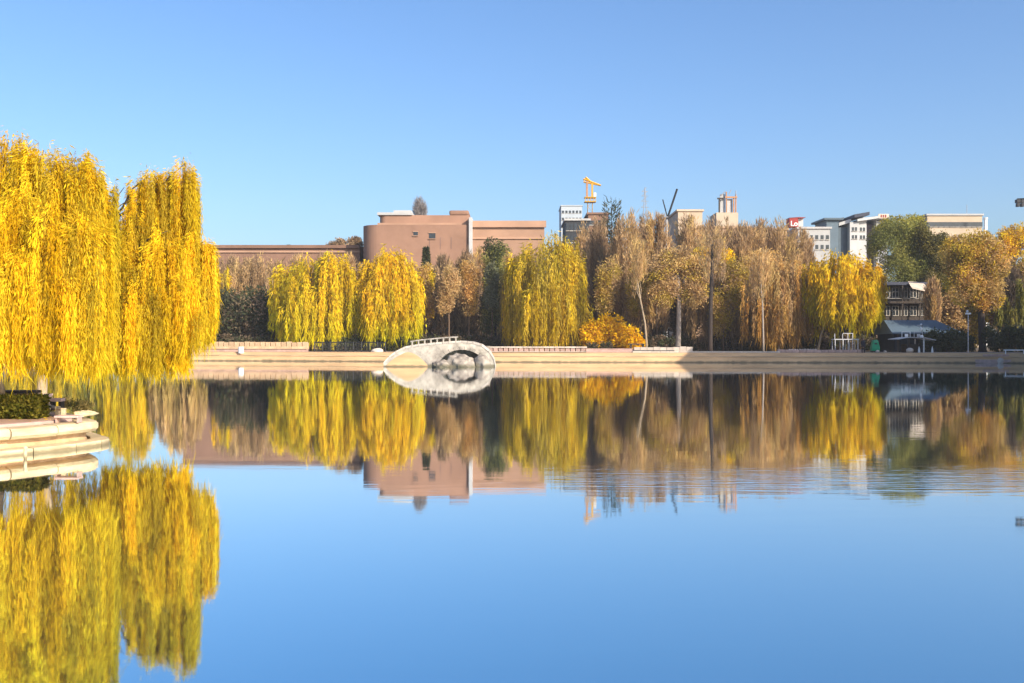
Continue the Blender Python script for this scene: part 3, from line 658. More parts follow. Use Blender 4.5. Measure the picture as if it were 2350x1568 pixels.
for (x, y, rx, ry, pal, lab) in ((1702, 628, 34, 40, TAN + OLV, 'tan-gold leafy tree right of the yellow-crowned tree'), (1758, 604, 36, 36, TAN + ORG, 'tan-orange leafy tree above the orange-brown willow left side'), (1815, 640, 30, 44, TAN + ORG, 'tan leafy tree between orange-brown willow and yellow dome willow'), (1470, 650, 30, 44, TAN + OLV, 'tan-gold leafy tree between the two tall poplars'), (1395, 640, 28, 50, OLV + TAN, 'olive-tan leafy tree right against the olive and gold willow'), (1030, 650, 26, 44, TAN, 'pale tan leafy tree left of the orange tree'), (1660, 690, 34, 50, OLV + TAN, 'olive-tan leafy tree low between the brown trees right of the grey trunk')):
    bushy(lab, x, 143.5, [(x, y, rx * 1.15, ry), (x - 8, y + ry * .9, rx * .8, ry * .8)], pal, tr=.14, n=2000, clumps=30, bl=.45, bw=.09)
# brown understorey behind the front row
for i, (x, y, rx, ry) in enumerate([(505, 740, 30, 50), (660, 745, 40, 50), (740, 750, 50, 46), (830, 750, 46, 46), (900, 752, 46, 44), (985, 720, 42, 74), (1045, 735, 40, 62), (1105, 735, 44, 62), (1175, 745, 40, 52), (1370, 720, 44, 76), (1440, 715, 44, 80), (1500, 720, 44, 80), (1570, 725, 44, 76), (1640, 735, 44, 64), (1700, 735, 44, 64), (1760, 735, 44, 64), (1830, 740, 44, 60), (1900, 760, 46, 44), (1965, 765, 46, 42)]):
    bushy('brown leafless thicket bush behind the trees, %s' % ['below the tan willow', 'left behind the left yellow willow', 'behind the trunk of the left yellow willow', 'between the two yellow willows', 'behind the rounded yellow willow', 'left of the orange tree', 'under the orange tree', 'under the dark tall evergreen', 'left of the olive and gold willow', 'left behind the golden bush', 'behind the golden bush top', 'right behind the golden bush', 'left of the thick grey trunk', 'right of the thick grey trunk', 'below the forked brown tree', 'left behind the orange-brown willow', 'right behind the orange-brown willow', 'behind the leaning pale trunk', 'under the yellow dome willow'][i],
          x, 160, [(x, y, rx, ry)], BRND + BRN[:1] + DGR[:1], 'bark_dark', .1, 'thicket_shrub', 'shrub', 5200, .7, .12, up=.6, clumps=34)['group'] = 'thicket behind the front trees'

# ------------------------------------------------------------------ things along the far bank
# left parapet: terrace step, slab and carved blocks
def parapet(label, px0, px1, off, zb, zs, zt, step, blockm, slabm, rail=True):
    (a, _), (b, _) = bank_at(px0, off), bank_at(px1, off)
    L_ = (b - a).length; ang = math.atan2(b.y - a.y, b.x - a.x)
    t = thing('stone_parapet', (a.x, a.y, GZ), label, 'parapet'); t.rotation_euler = (0, 0, ang)
    def part(name, mb, m, bevel=.02):
        o = mb.build(name, m); o.parent = t
        if bevel: q = o.modifiers.new('bevel', 'BEVEL'); q.width = bevel; q.segments = 1
        return o
    part('plinth', MB().box(0, L_, .05, .55, -.05, zb - GZ), 'pink_stone')
    n = max(1, round(L_ / 2.2))
    me = MB().box(.012, L_ / n - .012, -.08, .62, 0, zs - zb - .004).mesh('slab', slabm)
    for i in range(n):
        o = link('slab', me); o.parent = t; o.location = (i * L_ / n, 0, zb - GZ + .003)
    n = max(1, round(L_ / step))
    me = MB().box(.04, step - .07, .12, .42, 0, zt - zs).mesh('block', blockm)
    for i in range(n):
        o = link('block', me); o.parent = t; o.location = (i * L_ / n, random.uniform(-.03, .03), zs - GZ); o.scale = (1, 1, random.uniform(.86, 1.05))
    if rail: part('back_panel', MB().box(0, L_, .44, .54, zs - GZ, zt - GZ - .12), 'pink_stone', 0)
    return t
parapet('cream stone parapet of carved blocks below the left yellow willow', 395, 705, 3.2, 1.52, 1.86, 2.46, .72, 'coping_stone', 'coping_stone')
parapet('pinkish stone block wall with white coping right of the boulder', 1120, 1345, 2.2, 1.22, 1.30, 1.72, .62, 'pink_stone', 'white_stone', False)
cw = bank_at(1120, 2.2)[0]
(a, _), (b, _) = bank_at(1100, 2.3), bank_at(1347, 2.3)
cp = thing('coping_rail', (a.x, a.y, 1.73), 'long white coping rail lying on the central block wall', 'coping')
n = 10
for i in range(n):
    p = a.lerp(b, i / n); q = a.lerp(b, (i + 1) / n); ang = math.atan2(q.y - p.y, q.x - p.x); L_ = (q - p).length
    o = MB().box(.01, L_ - .01, -.12, .5, 0, .16).build('slab', 'white_stone'); o.parent = cp; o.location = Vector((p.x, p.y, 1.725)) - cp.location; o.rotation_euler = (0, 0, ang)

# white post by the water
p, _ = bank_at(553, .75)
t = thing('marker_post', (p.x, p.y, 1.0), 'short white marker post on the bank edge below the left parapet', 'post')
MB().prism([(p.x + .34 * math.cos(i * .7854 + .39), p.y + .34 * math.sin(i * .7854 + .39)) for i in range(8)], .98, 1.72).build('shaft', 'white_paint', t)
MB().prism([(p.x + .38 * math.cos(i * .7854 + .39), p.y + .38 * math.sin(i * .7854 + .39)) for i in range(8)], 1.723, 1.80).build('cap', 'white_paint', t)

# dark railing below the rounded willow
(a, _), (b, _) = bank_at(722, 2.6), bank_at(884, 2.6)
t = thing('iron_railing', (a.x, a.y, GZ), 'dark iron railing on the bank below the rounded yellow willow', 'railing')
L_ = (b - a).length; t.rotation_euler = (0, 0, math.atan2(b.y - a.y, b.x - a.x))
for z, r in ((.12, .07), (.62, .05), (1.22, .06)):
    o = MB().bar((0, 0, z), (L_, 0, z), r).build('rail', 'dark_metal'); o.parent = t
me = MB().bar((0, 0, -.05), (0, 0, 1.32), .07).mesh('post', 'dark_metal')
for i in range(10): o = link('post', me); o.parent = t; o.location = (L_ * i / 9, .0, 0)
me = MB().bar((0, .01, .12), (0, .01, 1.22), .028).mesh('baluster', 'dark_metal')
for i in range(45):
    if i % 5: o = link('baluster', me); o.parent = t; o.location = (L_ * i / 45, 0, 0)
bushy('long dark hedge behind the iron railing', 805, 136, [(745, 790, 24, 20), (785, 792, 26, 18), (825, 790, 26, 20), (865, 788, 26, 22), (905, 785, 24, 22), (935, 786, 18, 18)], DGR, tr=0, name='clipped_hedge', cat='hedge', n=1400, bl=.3, bw=.09)
bushy('dark low hedge behind the left cream parapet', 560, 139, [(480, 785, 26, 16), (520, 784, 28, 16), (565, 786, 28, 16), (610, 786, 28, 16), (655, 788, 26, 14)], DGR + BRND, tr=0, name='clipped_hedge', cat='hedge', n=1200, bl=.3, bw=.09)
t = tag(rock('pale_stone', (*bank_at(866, 2.0)[0], GZ + .1), (.75, .5, .45), 'white_stone', 9, flat=-.5), 'small white stone lying below the dark railing end', 'stone')

# low stone arch bridge with rocks lying under its arch
def bridge():
    d = 99.0; y0, y1 = d, d + 4.2
    t = thing('arch_bridge', (PX(1010, d), d, 0), 'low pale stone arch bridge with a long ramp at the water, left of centre', 'bridge')
    X = lambda x: PX(x, d); Z = lambda y: PZ(y, d)
    cx = X(1060); ax, az = X(1116) - cx, Z(797)
    top = [(880, 832), (892, 818), (908, 806), (930, 795), (960, 790), (1000, 786), (1030, 783.5), (1060, 782), (1085, 784), (1105, 790), (1122, 803), (1133, 822), (1138, 846)]
    tops = [(X(x), Z(y)) for x, y in top]
    def ztop(x):
        for (xa, za), (xb, zb) in zip(tops, tops[1:]):
            if xa <= x <= xb: return za + (zb - za) * (x - xa) / (xb - xa)
        return tops[-1][1] if x > tops[-1][0] else tops[0][1]
    # spandrel walls and ramp body, column by column, open under the arch
    n = 96; xs = [tops[0][0] + (tops[-1][0] - tops[0][0]) * i / n for i in range(n + 1)]
    def zlow(x):
        u = (x - cx) / (ax + .34)
        return (az + .34) * math.sqrt(1 - u * u) - .27 if abs(u) < 1 else -.6
    mb = MB(); mc = MB()
    for a, b in zip(xs, xs[1:]):
        za, zb = ztop(a) - .20, ztop(b) - .20; la, lb = min(zlow(a), za - .02), min(zlow(b), zb - .02)
        if b < X(984):      # the ramp: a thin pale slab lying on a sandy causeway
            fd = lambda x: 1 - max(0, min(1, (x - X(935)) / (X(984) - X(935)))) ** 1.5
            ha, hb = max(za - .42, .0) * fd(a), max(zb - .42, .0) * fd(b)
            mc.add([(a, y0 - .25, -.6), (b, y0 - .25, -.6), (b, y0 - .02, hb), (a, y0 - .02, ha), (a, y1, -.6), (b, y1, -.6), (b, y1, hb), (a, y1, ha)], [(0, 1, 2, 3), (5, 4, 7, 6), (3, 2, 6, 7), (4, 5, 1, 0)])
            la, lb = ha + .002, hb + .002
        mb.add([(a, y0, la), (b, y0, lb), (b, y0, zb), (a, y0, za), (a, y1, la), (b, y1, lb), (b, y1, zb), (a, y1, za)], [(0, 1, 2, 3), (5, 4, 7, 6), (3, 2, 6, 7), (4, 5, 1, 0)])
    mb.build('spandrel', 'bridge_stone', t); mc.build('causeway', 'bank_stone', t)
    post = MB().box(-.07, .07, -.07, .07, 0, .34).mesh('baluster', 'bridge_stone')
    bx = [X(946) + i * .62 for i in range(8)]
    for q in bx:
        o = link('baluster', post); o.parent = t; o.location = Vector((q, y0 + .1, ztop(q) - .01)) - t.location
    MB().tube([(q, y0 + .1, ztop(q) + .38) for q in (bx[0] - .2, *bx[1:-1], bx[-1] + .2)], .07, 6).build('handrail', 'bridge_stone', t)
    # voussoirs of the arch ring, each its own stone
    MB().box(cx - ax - .5, cx + ax + .3, y1 - .5, y1 - .05, -.6, az + .1).build('added_back_wall', 'boulder', t)  # wall added behind the arch to keep its inside in shade
    k = 15
    for i in range(k):
        q0, q1 = math.pi * i / k + .006, math.pi * (i + 1) / k - .006
        p = lambda q, r: (cx - (ax + r) * math.cos(q), (az + r) * math.sin(q) - .25)
        r1 = .34 + random.uniform(-.02, .03); yo = random.uniform(-.03, -.012)
        MB().xprism([p(q0, 0), p(q1, 0), p(q1, r1), p(q0, r1)], y0 + yo, y1 + .04).build('voussoir', 'bridge_stone', t)
    # deck slabs along the hump
    for a, b in zip(tops, tops[1:]):
        m_ = 2 if b[0] - a[0] > 1.0 else 1
        for j in range(m_):
            x0, x1 = a[0] + (b[0] - a[0]) * j / m_ + .015, a[0] + (b[0] - a[0]) * (j + 1) / m_ - .015
            z0, z1 = ztop(x0), ztop(x1)
            MB().xprism([(x0, z0 - .20), (x1, z1 - .20), (x1, z1), (x0, z0)], y0 - .06, y1 + .06).build('deck_slab', 'pale_rock', t)
    return t
bridge()
def boulder(label, c, size, seed, m='boulder'):
    bm = bmesh.new(); bmesh.ops.create_icosphere(bm, subdivisions=4, radius=1)
    rs = np.random.default_rng(seed); K = rs.normal(size=(26, 3)); K /= np.linalg.norm(K, axis=1, keepdims=True); of = .62 + .3 * rs.random(26)
    fq = rs.normal(size=(6, 3)) * 6; ph = rs.random(6) * 6
    for v in bm.verts:
        q = np.array(v.co)
        for kx, o_ in zip(K, of):
            e = q @ kx - o_
            if e > 0: q = q - kx * e * .85
        q = q * (1 + .07 * sum(math.sin(q @ f + p) for f, p in zip(fq, ph)) / 2)
        v.co = q * np.array(size)
    me = bpy.data.meshes.new('boulder'); bm.to_mesh(me); bm.free(); me.materials.append(MATS[m])
    return tag(link('boulder', me, None, c), label, 'boulder', 'boulders under the bridge')
boulder('large mottled boulder standing in the water under the bridge arch', (PX(1062, 98), 97.6, .05), (2.2, 1.2, 1.5), 6)
boulder('grey boulder in the water at the left foot of the bridge arch', (PX(1012, 97), 97.3, .05), (1.0, .8, .85), 9)
boulder('pale boulder in the water at the right foot of the bridge arch', (PX(1110, 97), 97.4, .15), (.95, .8, 1.15), 12)

# steps and blocks under the golden bush and by the grey trunk
(a, _), (b, _) = bank_at(1345, 1.6), bank_at(1455, 1.6)
t = thing('stone_steps', (a.x, a.y, GZ), 'shallow pinkish stone steps in front of the golden bush', 'steps'); t.rotation_euler = (0, 0, math.atan2(b.y - a.y, b.x - a.x))
for i in range(3):
    o = MB().box(0, (b - a).length, i * .5, 2.2, -.04 + i * .17, .13 + i * .17).build('step', 'pink_stone'); o.parent = t
def block_wall(label, px0, px1, off, n, z0, z1, m, name='block_wall'):
    (a, _), (b, _) = bank_at(px0, off), bank_at(px1, off)
    t = thing(name, (a.x, a.y, z0), label, 'wall'); t.rotation_euler = (0, 0, math.atan2(b.y - a.y, b.x - a.x)); L_ = (b - a).length / n
    me = MB().box(.02, L_ - .02, 0, .6, 0, z1 - z0).mesh('block', m)
    for i in range(n):
        o = link('block', me); o.parent = t; o.location = (i * L_, random.uniform(-.03, .03), 0); o.scale = (1, 1, random.uniform(.88, 1.12))
    return t
block_wall('row of pale stone blocks at the foot of the thick grey trunk', 1455, 1590, 2.4, 9, GZ - .02, 1.85, 'white_stone')
(a, _), (b, _) = bank_at(1452, 2.0), bank_at(1548, 2.0)
tag(MB().box(0, (b - a).length, 0, .3, 0, .28).build('black_shade_strip', 'slate_dark', None, (a.x, a.y, GZ - .02), bevel=.02), 'long low black strip standing in for shade before the pale stone blocks', 'shade_strip').rotation_euler = (0, 0, math.atan2(b.y - a.y, b.x - a.x))  # dark strip put in for the shade at the foot of the blocks
(a, _) = bank_at(1463, 3.4)
t = thing('stone_table', (a.x, a.y, GZ), 'small dark-topped table beside the golden bush', 'table')
MB().box(a.x - 1.1, a.x + .9, a.y, a.y + .8, 2.12, 2.24).build('table_top', 'slate_dark', t, bevel=.02)
for dx in (-.9, .6): MB().box(a.x + dx, a.x + dx + .25, a.y + .2, a.y + .6, GZ - .03, 2.117).build('leg', 'dark_wood', t)
(a, _), (b, _) = bank_at(1452, 1.45), bank_at(1790, 1.45)
kt = thing('white_kerb', (a.x, a.y, GZ), 'long white kerb line along the bank below the brown trees', 'kerb')
n = 16
for i in range(n):
    p, ang = bank_at(1452 + 338 * i / n, 1.45); q, _ = bank_at(1452 + 338 * (i + 1) / n, 1.45)
    o = MB().box(.015, (q - p).length - .015, -.15, .3, -.05, .16).build('kerb_stone', 'white_stone'); o.parent = kt
    o.location = Vector((p.x, p.y, GZ)) - kt.location; o.rotation_euler = (0, 0, math.atan2(q.y - p.y, q.x - p.x))
block_wall('low mauve stone edging below the metal stand on the right bank', 1785, 1985, 1.5, 12, GZ - .02, GZ + .36, 'pink_stone', 'stone_edging')
# little white stones and dark trunks in front
for i in range(11):
    x = 1812 + i * 6; p, _ = bank_at(x, 2.6 + random.uniform(-.15, .15))
    tag(rock('white_cobble', (p.x, p.y, 1.50), (.15 + .05 * random.random(), .14, .13), 'white_stone', 60 + i, None, 2), 'white rounded stone in the row on the edging by the orange-brown willow', 'stone', 'white stones on the edging')
for i, (x, off, w, yt) in enumerate([(1630, 2.6, .30, 560), (1752, 3.4, .10, 680), (1592, 3.0, .12, 640)]):
    pass
def slim(label, px, d, path, r, bark, pal, balls):
    t = thing('slim_tree', (PX(px, d), d, GZ - .05), label, 'tree')
    pts = [Vector((PX(px, d), d, GZ - .1))] + [P(x, y, d) for x, y in path]
    trunk(t, pts, [r * 1.2] + [r * (1 - .6 * i / len(path)) for i in range(len(path))], bark, 8)
    limbs(t, pts[-2], [P(x + random.uniform(-8, 8), y - ry * .5, d) for x, y, rx, ry in balls] + [P(x + random.uniform(-20, 20), y - ry * .2, d) for x, y, rx, ry in balls], r * .4, bark, .15, 5)
    Lv = Leaves()
    for x, y, rx, ry in balls: broom(Lv, PX(x, d), d, PZ(y + ry, d), PZ(y - ry, d), rx * d / F, 1500, .7, .04, pal, 22)
    Lv.build('crown', t)
slim('tree with a dark straight trunk at the waterside, right of the white kerb blocks', 1630, 125, [(1630, 790), (1631, 700), (1634, 620), (1636, 560)], .30, 'bark_dark', TAN + BRN, [(1636, 590, 44, 80)])
slim('slim pale-trunked tree at the end of the brown row', 1752, 130, [(1752, 780), (1750, 700), (1746, 640)], .12, 'bark_grey', TAN, [(1748, 640, 34, 66)])
slim('slim pale-trunked tree left of the grey trunk, in front of the poplars', 1484, 131, [(1484, 790), (1480, 740), (1470, 690), (1462, 640)], .15, 'bark_pale', TAN, [(1462, 620, 34, 80)])

# metal stand with rails
D1 = 121.0
def stand():
    t = thing('metal_stand', (PX(1938, D1), D1, GZ), 'pale metal frame stand with upper railing left of the green bin', 'stand')
    x0, x1 = PX(1912, D1), PX(1968, D1); z1 = PZ(779, D1); zt = PZ(766, D1)
    MB().box(x0, x1, D1 - .5, D1 + .7, z1 - .06, z1 + .05).build('deck', 'pale_metal', t)
    for x in (1914, 1932, 1944, 1954, 1966):
        for dy in (-.45, .65): MB().box(PX(x, D1) - .04, PX(x, D1) + .04, D1 + dy - .04, D1 + dy + .04, GZ - .03, z1 - .063).build('leg', 'pale_metal', t)
    for x in (1913, 1931, 1943, 1954): MB().box(PX(x, D1) - .035, PX(x, D1) + .035, D1 - .48, D1 - .41, z1 + .053, zt).build('post', 'pale_metal', t)
    MB().box(PX(1931, D1) + .036, PX(1954, D1) + .036, D1 - .48, D1 - .41, zt + .003, zt + .07).build('rail', 'pale_metal', t)
stand()
# green bin
def green_bin():
    d = 120.5; x = PX(2008, d); zt = PZ(781, d); b = GZ
    t = thing('litter_bin', (x, d, b), 'bright green tapered plastic bin on the right bank by the kiosk', 'bin')
    def ring(z, w, dp): return [(x - w, d - dp, z), (x + w, d - dp, z), (x + w, d + dp, z), (x - w, d + dp, z)]
    R_ = [ring(b + .18, .50, .38), ring(b + .55, .50, .38), ring(b + 1.05, .38, .32), ring(zt - .14, .34, .30)]
    vs = sum(R_, []); fs = [(k * 4 + j, k * 4 + (j + 1) % 4, k * 4 + 4 + (j + 1) % 4, k * 4 + 4 + j) for k in range(3) for j in range(4)] + [(0, 1, 2, 3), (12, 13, 14, 15)]
    MB().add(vs, fs).build('body', 'bin_green', t, bevel=.07)
    MB().add(ring(zt - .135, .37, .33) + ring(zt + .02, .28, .24), [(0, 1, 2, 3), (4, 5, 6, 7)] + [(j, (j + 1) % 4, 4 + (j + 1) % 4, 4 + j) for j in range(4)]).build('lid', 'bin_green', t, bevel=.05)
    MB().box(x - .16, x + .16, d - .36, d - .318, b + .98, b + 1.14).build('mouth', 'slate_dark', t)
    for sx in (-.34, .34): MB().tube([(x + sx - .05, d, b + .14), (x + sx + .05, d, b + .14)], .14, 12).build('wheel', 'slate_dark', t)
    MB().box(x - .44, x + .44, d - .33, d + .33, b + .08, b + .177).build('base', 'slate_dark', t)
    for i, (sx, s) in enumerate([(.05, .20), (.95, .17)]):
        tag(rock('white_cobble', (x + sx, d - .75, GZ + s * .6), (s * 1.2, s, s), 'white_stone', 80 + i, None, 2), ['white stone lying in front of the green bin', 'grey-white stone just right of the green bin'][i], 'stone')
green_bin()
tag(rock('pale_stone', (PX(2088, 118.5), 118.5, GZ + .25), (.45, .35, .38), 'white_stone', 91, None, 2), 'pale lumpy stone at the bank edge left of the kiosk', 'stone')

# person standing by the water
def person():
    p, _ = bank_at(1981, 1.35); x, y, b = p.x, p.y, 1.14
    t = thing('person', (x, y, b), 'person in a dark coat standing at the water edge left of the green bin', 'person')
    J = {'pel': (0, 0, .92), 'chest': (0, .02, 1.28), 'neck': (0, .0, 1.46), 'head': (0, -.03, 1.60), 'top': (0, -.02, 1.72),
         'lh': (-.10, 0, .88), 'lk': (-.12, -.03, .48), 'la': (-.12, .02, .08), 'lt': (-.13, -.14, .04),
         'rh': (.10, 0, .88), 'rk': (.13, -.05, .48), 'ra': (.14, .02, .08), 'rt': (.16, -.14, .04),
         'ls': (-.19, .01, 1.40), 'le': (-.25, .03, 1.14), 'lw': (-.22, -.08, .90), 'lf': (-.21, -.12, .80),
         'rs': (.19, .01, 1.40), 're': (.26, .03, 1.14), 'rw': (.22, -.10, .92), 'rf': (.20, -.15, .82)}
    Rr = {'pel': .16, 'chest': .17, 'neck': .06, 'head': .10, 'top': .07, 'lh': .11, 'lk': .075, 'la': .05, 'lt': .045, 'rh': .11, 'rk': .075, 'ra': .05, 'rt': .045,
          'ls': .085, 'le': .06, 'lw': .045, 'lf': .04, 'rs': .085, 're': .06, 'rw': .045, 'rf': .04}
    E_ = [('pel', 'chest'), ('chest', 'neck'), ('neck', 'head'), ('head', 'top'), ('pel', 'lh'), ('lh', 'lk'), ('lk', 'la'), ('la', 'lt'), ('pel', 'rh'), ('rh', 'rk'), ('rk', 'ra'), ('ra', 'rt'),
          ('chest', 'ls'), ('ls', 'le'), ('le', 'lw'), ('lw', 'lf'), ('chest', 'rs'), ('rs', 're'), ('re', 'rw'), ('rw', 'rf')]
    ks = list(J); me = bpy.data.meshes.new('body'); me.from_pydata([J[k] for k in ks], [(ks.index(a), ks.index(b_)) for a, b_ in E_], [])
    me.materials.append(MATS['dark_coat']); o = link('body', me); o.parent = t
    sk = o.modifiers.new('skin', 'SKIN')
    for i, k in enumerate(ks):
        sv = me.skin_vertices[0].data[i]; sv.radius = (Rr[k], Rr[k]); sv.use_root = (k == 'pel')
    o.modifiers.new('sub', 'SUBSURF').render_levels = 1
    # coat, face, hair
    n = 14; prof = [(1.45, .10, .08), (1.40, .23, .13), (1.20, .23, .16), (.98, .23, .17), (.72, .26, .19)]
    vs = [(a * math.cos(6.283 * j / n), c * math.sin(6.283 * j / n), z) for z, a, c in prof for j in range(n)]
    q = MB().add(vs, [(k * n + j, k * n + (j + 1) % n, (k + 1) * n + (j + 1) % n, (k + 1) * n + j) for k in range(4) for j in range(n)]).build('coat', 'dark_coat', smooth=True); q.parent = t
    q = rock('face', (0, 0, 0), (.078, .09, .115), 'skin', 3, None, 2, .02); q.parent = t; q.location = (0, -.055, 1.60)
    q = rock('hair', (0, 0, 0), (.095, .105, .11), 'hair', 4, None, 2, .03); q.parent = t; q.location = (0, .0, 1.655)
person()

# kiosk with thin pale canopy
def kiosk():
    d = 121.5; t = thing('kiosk', (PX(2092, d), d, GZ), 'kiosk under a thin pale spread canopy right of the green bin', 'kiosk')
    zc = PZ(776, d)
    x0, xa, xb, x1 = PX(2049, d), PX(2076, d), PX(2112, d), PX(2136, d)
    vs = []
    for y, s in ((d - 1.6, 1), (d + 1.6, 1)):
        vs += [(x0, y, zc - .12), (xa, y, zc + .12), (xb, y, zc + .06), (x1, y, zc - .22)]
    vs += [(v[0], v[1], v[2] - .07) for v in vs]
    fs = [(i, i + 1, i + 5, i + 4) for i in range(3)] + [(8 + i, 12 + i, 13 + i, 9 + i) for i in range(3)] + [(i, 8 + i, 9 + i, i + 1) for i in range(3)] + [(4 + i, 5 + i, 13 + i, 12 + i) for i in range(3)] + [(0, 4, 12, 8), (3, 11, 15, 7)]
    MB().add(vs, fs).build('canopy', 'pale_metal', t)
    for x in (2074, 2110):
        for dy in (-1.3, 1.3): MB().box(PX(x, d) - .06, PX(x, d) + .06, d + dy - .06, d + dy + .06, GZ - .03, zc - .05).build('post', 'white_paint' if x == 2110 else 'dark_metal', t)
    MB().box(PX(2075, d), PX(2104, d), d - .5, d + .9, GZ - .02, GZ + 1.0).build('counter', 'dark_wood', t, bevel=.02)
    for i, x in enumerate((2070, 2098)):
        o = MB()
        w = 1.0
        for q in (0, w): o.box(PX(x, d) + q - .03, PX(x, d) + q + .03, d - .03, d + .03, zc + .10, zc + .72)
        o.box(PX(x, d) - .03, PX(x, d) + w + .03, d - .03, d + .03, zc + .723, zc + .78); o.box(PX(x, d) + .35, PX(x, d) + .75, d - .02, d + .02, zc + .15, zc + .5)
        o.build('roof_frame', 'white_paint' if i == 0 else 'pale_metal', t)
    rock('lamp_globe', (PX(2104, d), d - 1.5, zc + .18), (.22, .2, .2), 'white_paint', 95, t, 2, .03)
    lt = thing('street_lamp', (PX(2113, 123.6), 123.6, GZ), 'white globe lamp on a dark pole rising behind the kiosk', 'lamp'); dd = 123.6
    MB().tube([(PX(2116, dd), dd, GZ - .05), (PX(2116, dd), dd, PZ(747, dd))], .05, 8).build('pole', 'dark_metal', lt)
    MB().bar((PX(2116, dd), dd, PZ(746.5, dd)), (PX(2104, dd), dd, PZ(746.5, dd)), .035).build('arm', 'pale_metal', lt)
    rock('globe', (PX(2113, dd), dd - .12, PZ(755, dd)), (.16, .16, .24), 'white_paint', 97, lt, 2, .02)
    rock('finial', (PX(2114, dd), dd, PZ(745, dd)), (.14, .12, .12), 'white_paint', 98, lt, 2, .02)
    for i, x in enumerate((2130, 2100)):
        tag(MB().tube([(PX(x, 121), 119.8, GZ - .02), (PX(x, 121), 119.8, GZ + .35), (PX(x, 121), 119.8, GZ + .75)], [.14, .12, .02], 8).build('white_cone', 'white_paint'), ['small white cone standing right of the kiosk', 'small white cone standing under the kiosk canopy'][i], 'cone')
kiosk()

# dark-roofed pavilion behind the kiosk
def dark_pavilion():
    d = 131.0; t = thing('dark_pavilion', (PX(2120, d), d, GZ), 'low pavilion with dark slate roof behind the kiosk on the right bank', 'building')
    x0, x1 = PX(2042, d), PX(2205, d); zr = PZ(734, d); ze = PZ(764, d)
    MB().box(x0 + .6, x1 - 1.2, d, d + 6, GZ - .05, ze - .003).build('wall', 'slate_dark', t)
    MB().add([(x0, d - .8, ze), (x1, d - .8, ze), (x1, d + 6.8, ze), (x0, d + 6.8, ze), (x0 + .2, d + 2.6, zr), (x1 - 2.2, d + 2.6, zr), (x0, d - .8, ze - .15), (x1, d - .8, ze - .15), (x1, d + 6.8, ze - .15), (x0, d + 6.8, ze - .15)],
             [(0, 1, 5, 4), (1, 2, 5), (2, 3, 4, 5), (3, 0, 4), (0, 6, 7, 1), (1, 7, 8, 2), (2, 8, 9, 3), (3, 9, 6, 0), (6, 9, 8, 7)]).build('roof', 'slate_blue', t)
    for i in range(6):
        x = x0 + .9 + i * (x1 - x0 - 2.4) / 5
        MB().box(x - .1, x + .1, d - .55, d - .35, GZ - .05, ze - .16).build('column', 'dark_wood', t)
    for i in range(5):
        x = x0 + 1.3 + i * (x1 - x0 - 2.4) / 5
        w = MB().box(x, x + 1.0, d - .05, d - .003, GZ + .7, ze - .6).build('window', 'window_glass', t)
dark_pavilion()
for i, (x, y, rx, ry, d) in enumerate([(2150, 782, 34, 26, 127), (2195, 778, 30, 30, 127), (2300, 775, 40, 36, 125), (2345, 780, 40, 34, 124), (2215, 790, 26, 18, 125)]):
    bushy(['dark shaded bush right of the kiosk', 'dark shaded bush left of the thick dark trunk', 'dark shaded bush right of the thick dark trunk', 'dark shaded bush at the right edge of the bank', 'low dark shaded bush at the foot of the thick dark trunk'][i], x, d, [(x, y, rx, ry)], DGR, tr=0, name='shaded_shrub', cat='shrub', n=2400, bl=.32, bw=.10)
# signpost, stones and steps at the far right
d = 127.6
t = thing('lamp_post', (PX(2222, 123), 123, GZ), 'small pale lamp post with a white crossbar left of the thick dark trunk', 'lamp')
MB().tube([(PX(2222, 123), 123, GZ - .05), (PX(2222, 123), 123, PZ(722, 123))], .06, 8).build('pole', 'pale_metal', t)
MB().box(PX(2216, 123), PX(2228, 123), 122.9, 123.1, PZ(722, 123) + .003, PZ(718, 123)).build('crossbar', 'white_paint', t)
rock('globe', (PX(2219, 123), 122.9, PZ(715, 123)), (.15, .15, .18), 'white_paint', 99, t, 2, .02)
p, ang = bank_at(2275, .9)
t = thing('stone_steps', (p.x, p.y, .3), 'grey stone landing steps at the right end of the bank', 'steps')
for i, (w, dp, z) in enumerate([(1.9, .9, .42), (1.7, .6, .72), (1.4, .3, 1.02)]):
    o = MB().box(-w, w, -dp, .8, -.9, z - .3).build('step', 'pink_stone', bevel=.03); o.parent = t; o.rotation_euler = (0, 0, ang); o.location = (i * .25, 0, 0)
p, ang = bank_at(2332, 1.0)
t = thing('white_rail', (p.x, p.y, GZ), 'white horizontal rail at the right edge of the bank', 'railing'); t.rotation_euler = (0, 0, ang)
o = MB().box(-1.3, 3.5, -.05, .05, .28, .40).build('rail', 'white_paint'); o.parent = t
for x in (-1.1, .8, 2.7): o = MB().box(x - .05, x + .05, -.045, .045, -.15, .277).build('post', 'white_paint'); o.parent = t
tag(rock('pale_stone', (*bank_at(2296, -.5)[0], .25), (.38, .3, .42), 'white_stone', 71, None, 3), 'pale stone at the waterline near the right edge', 'stone')

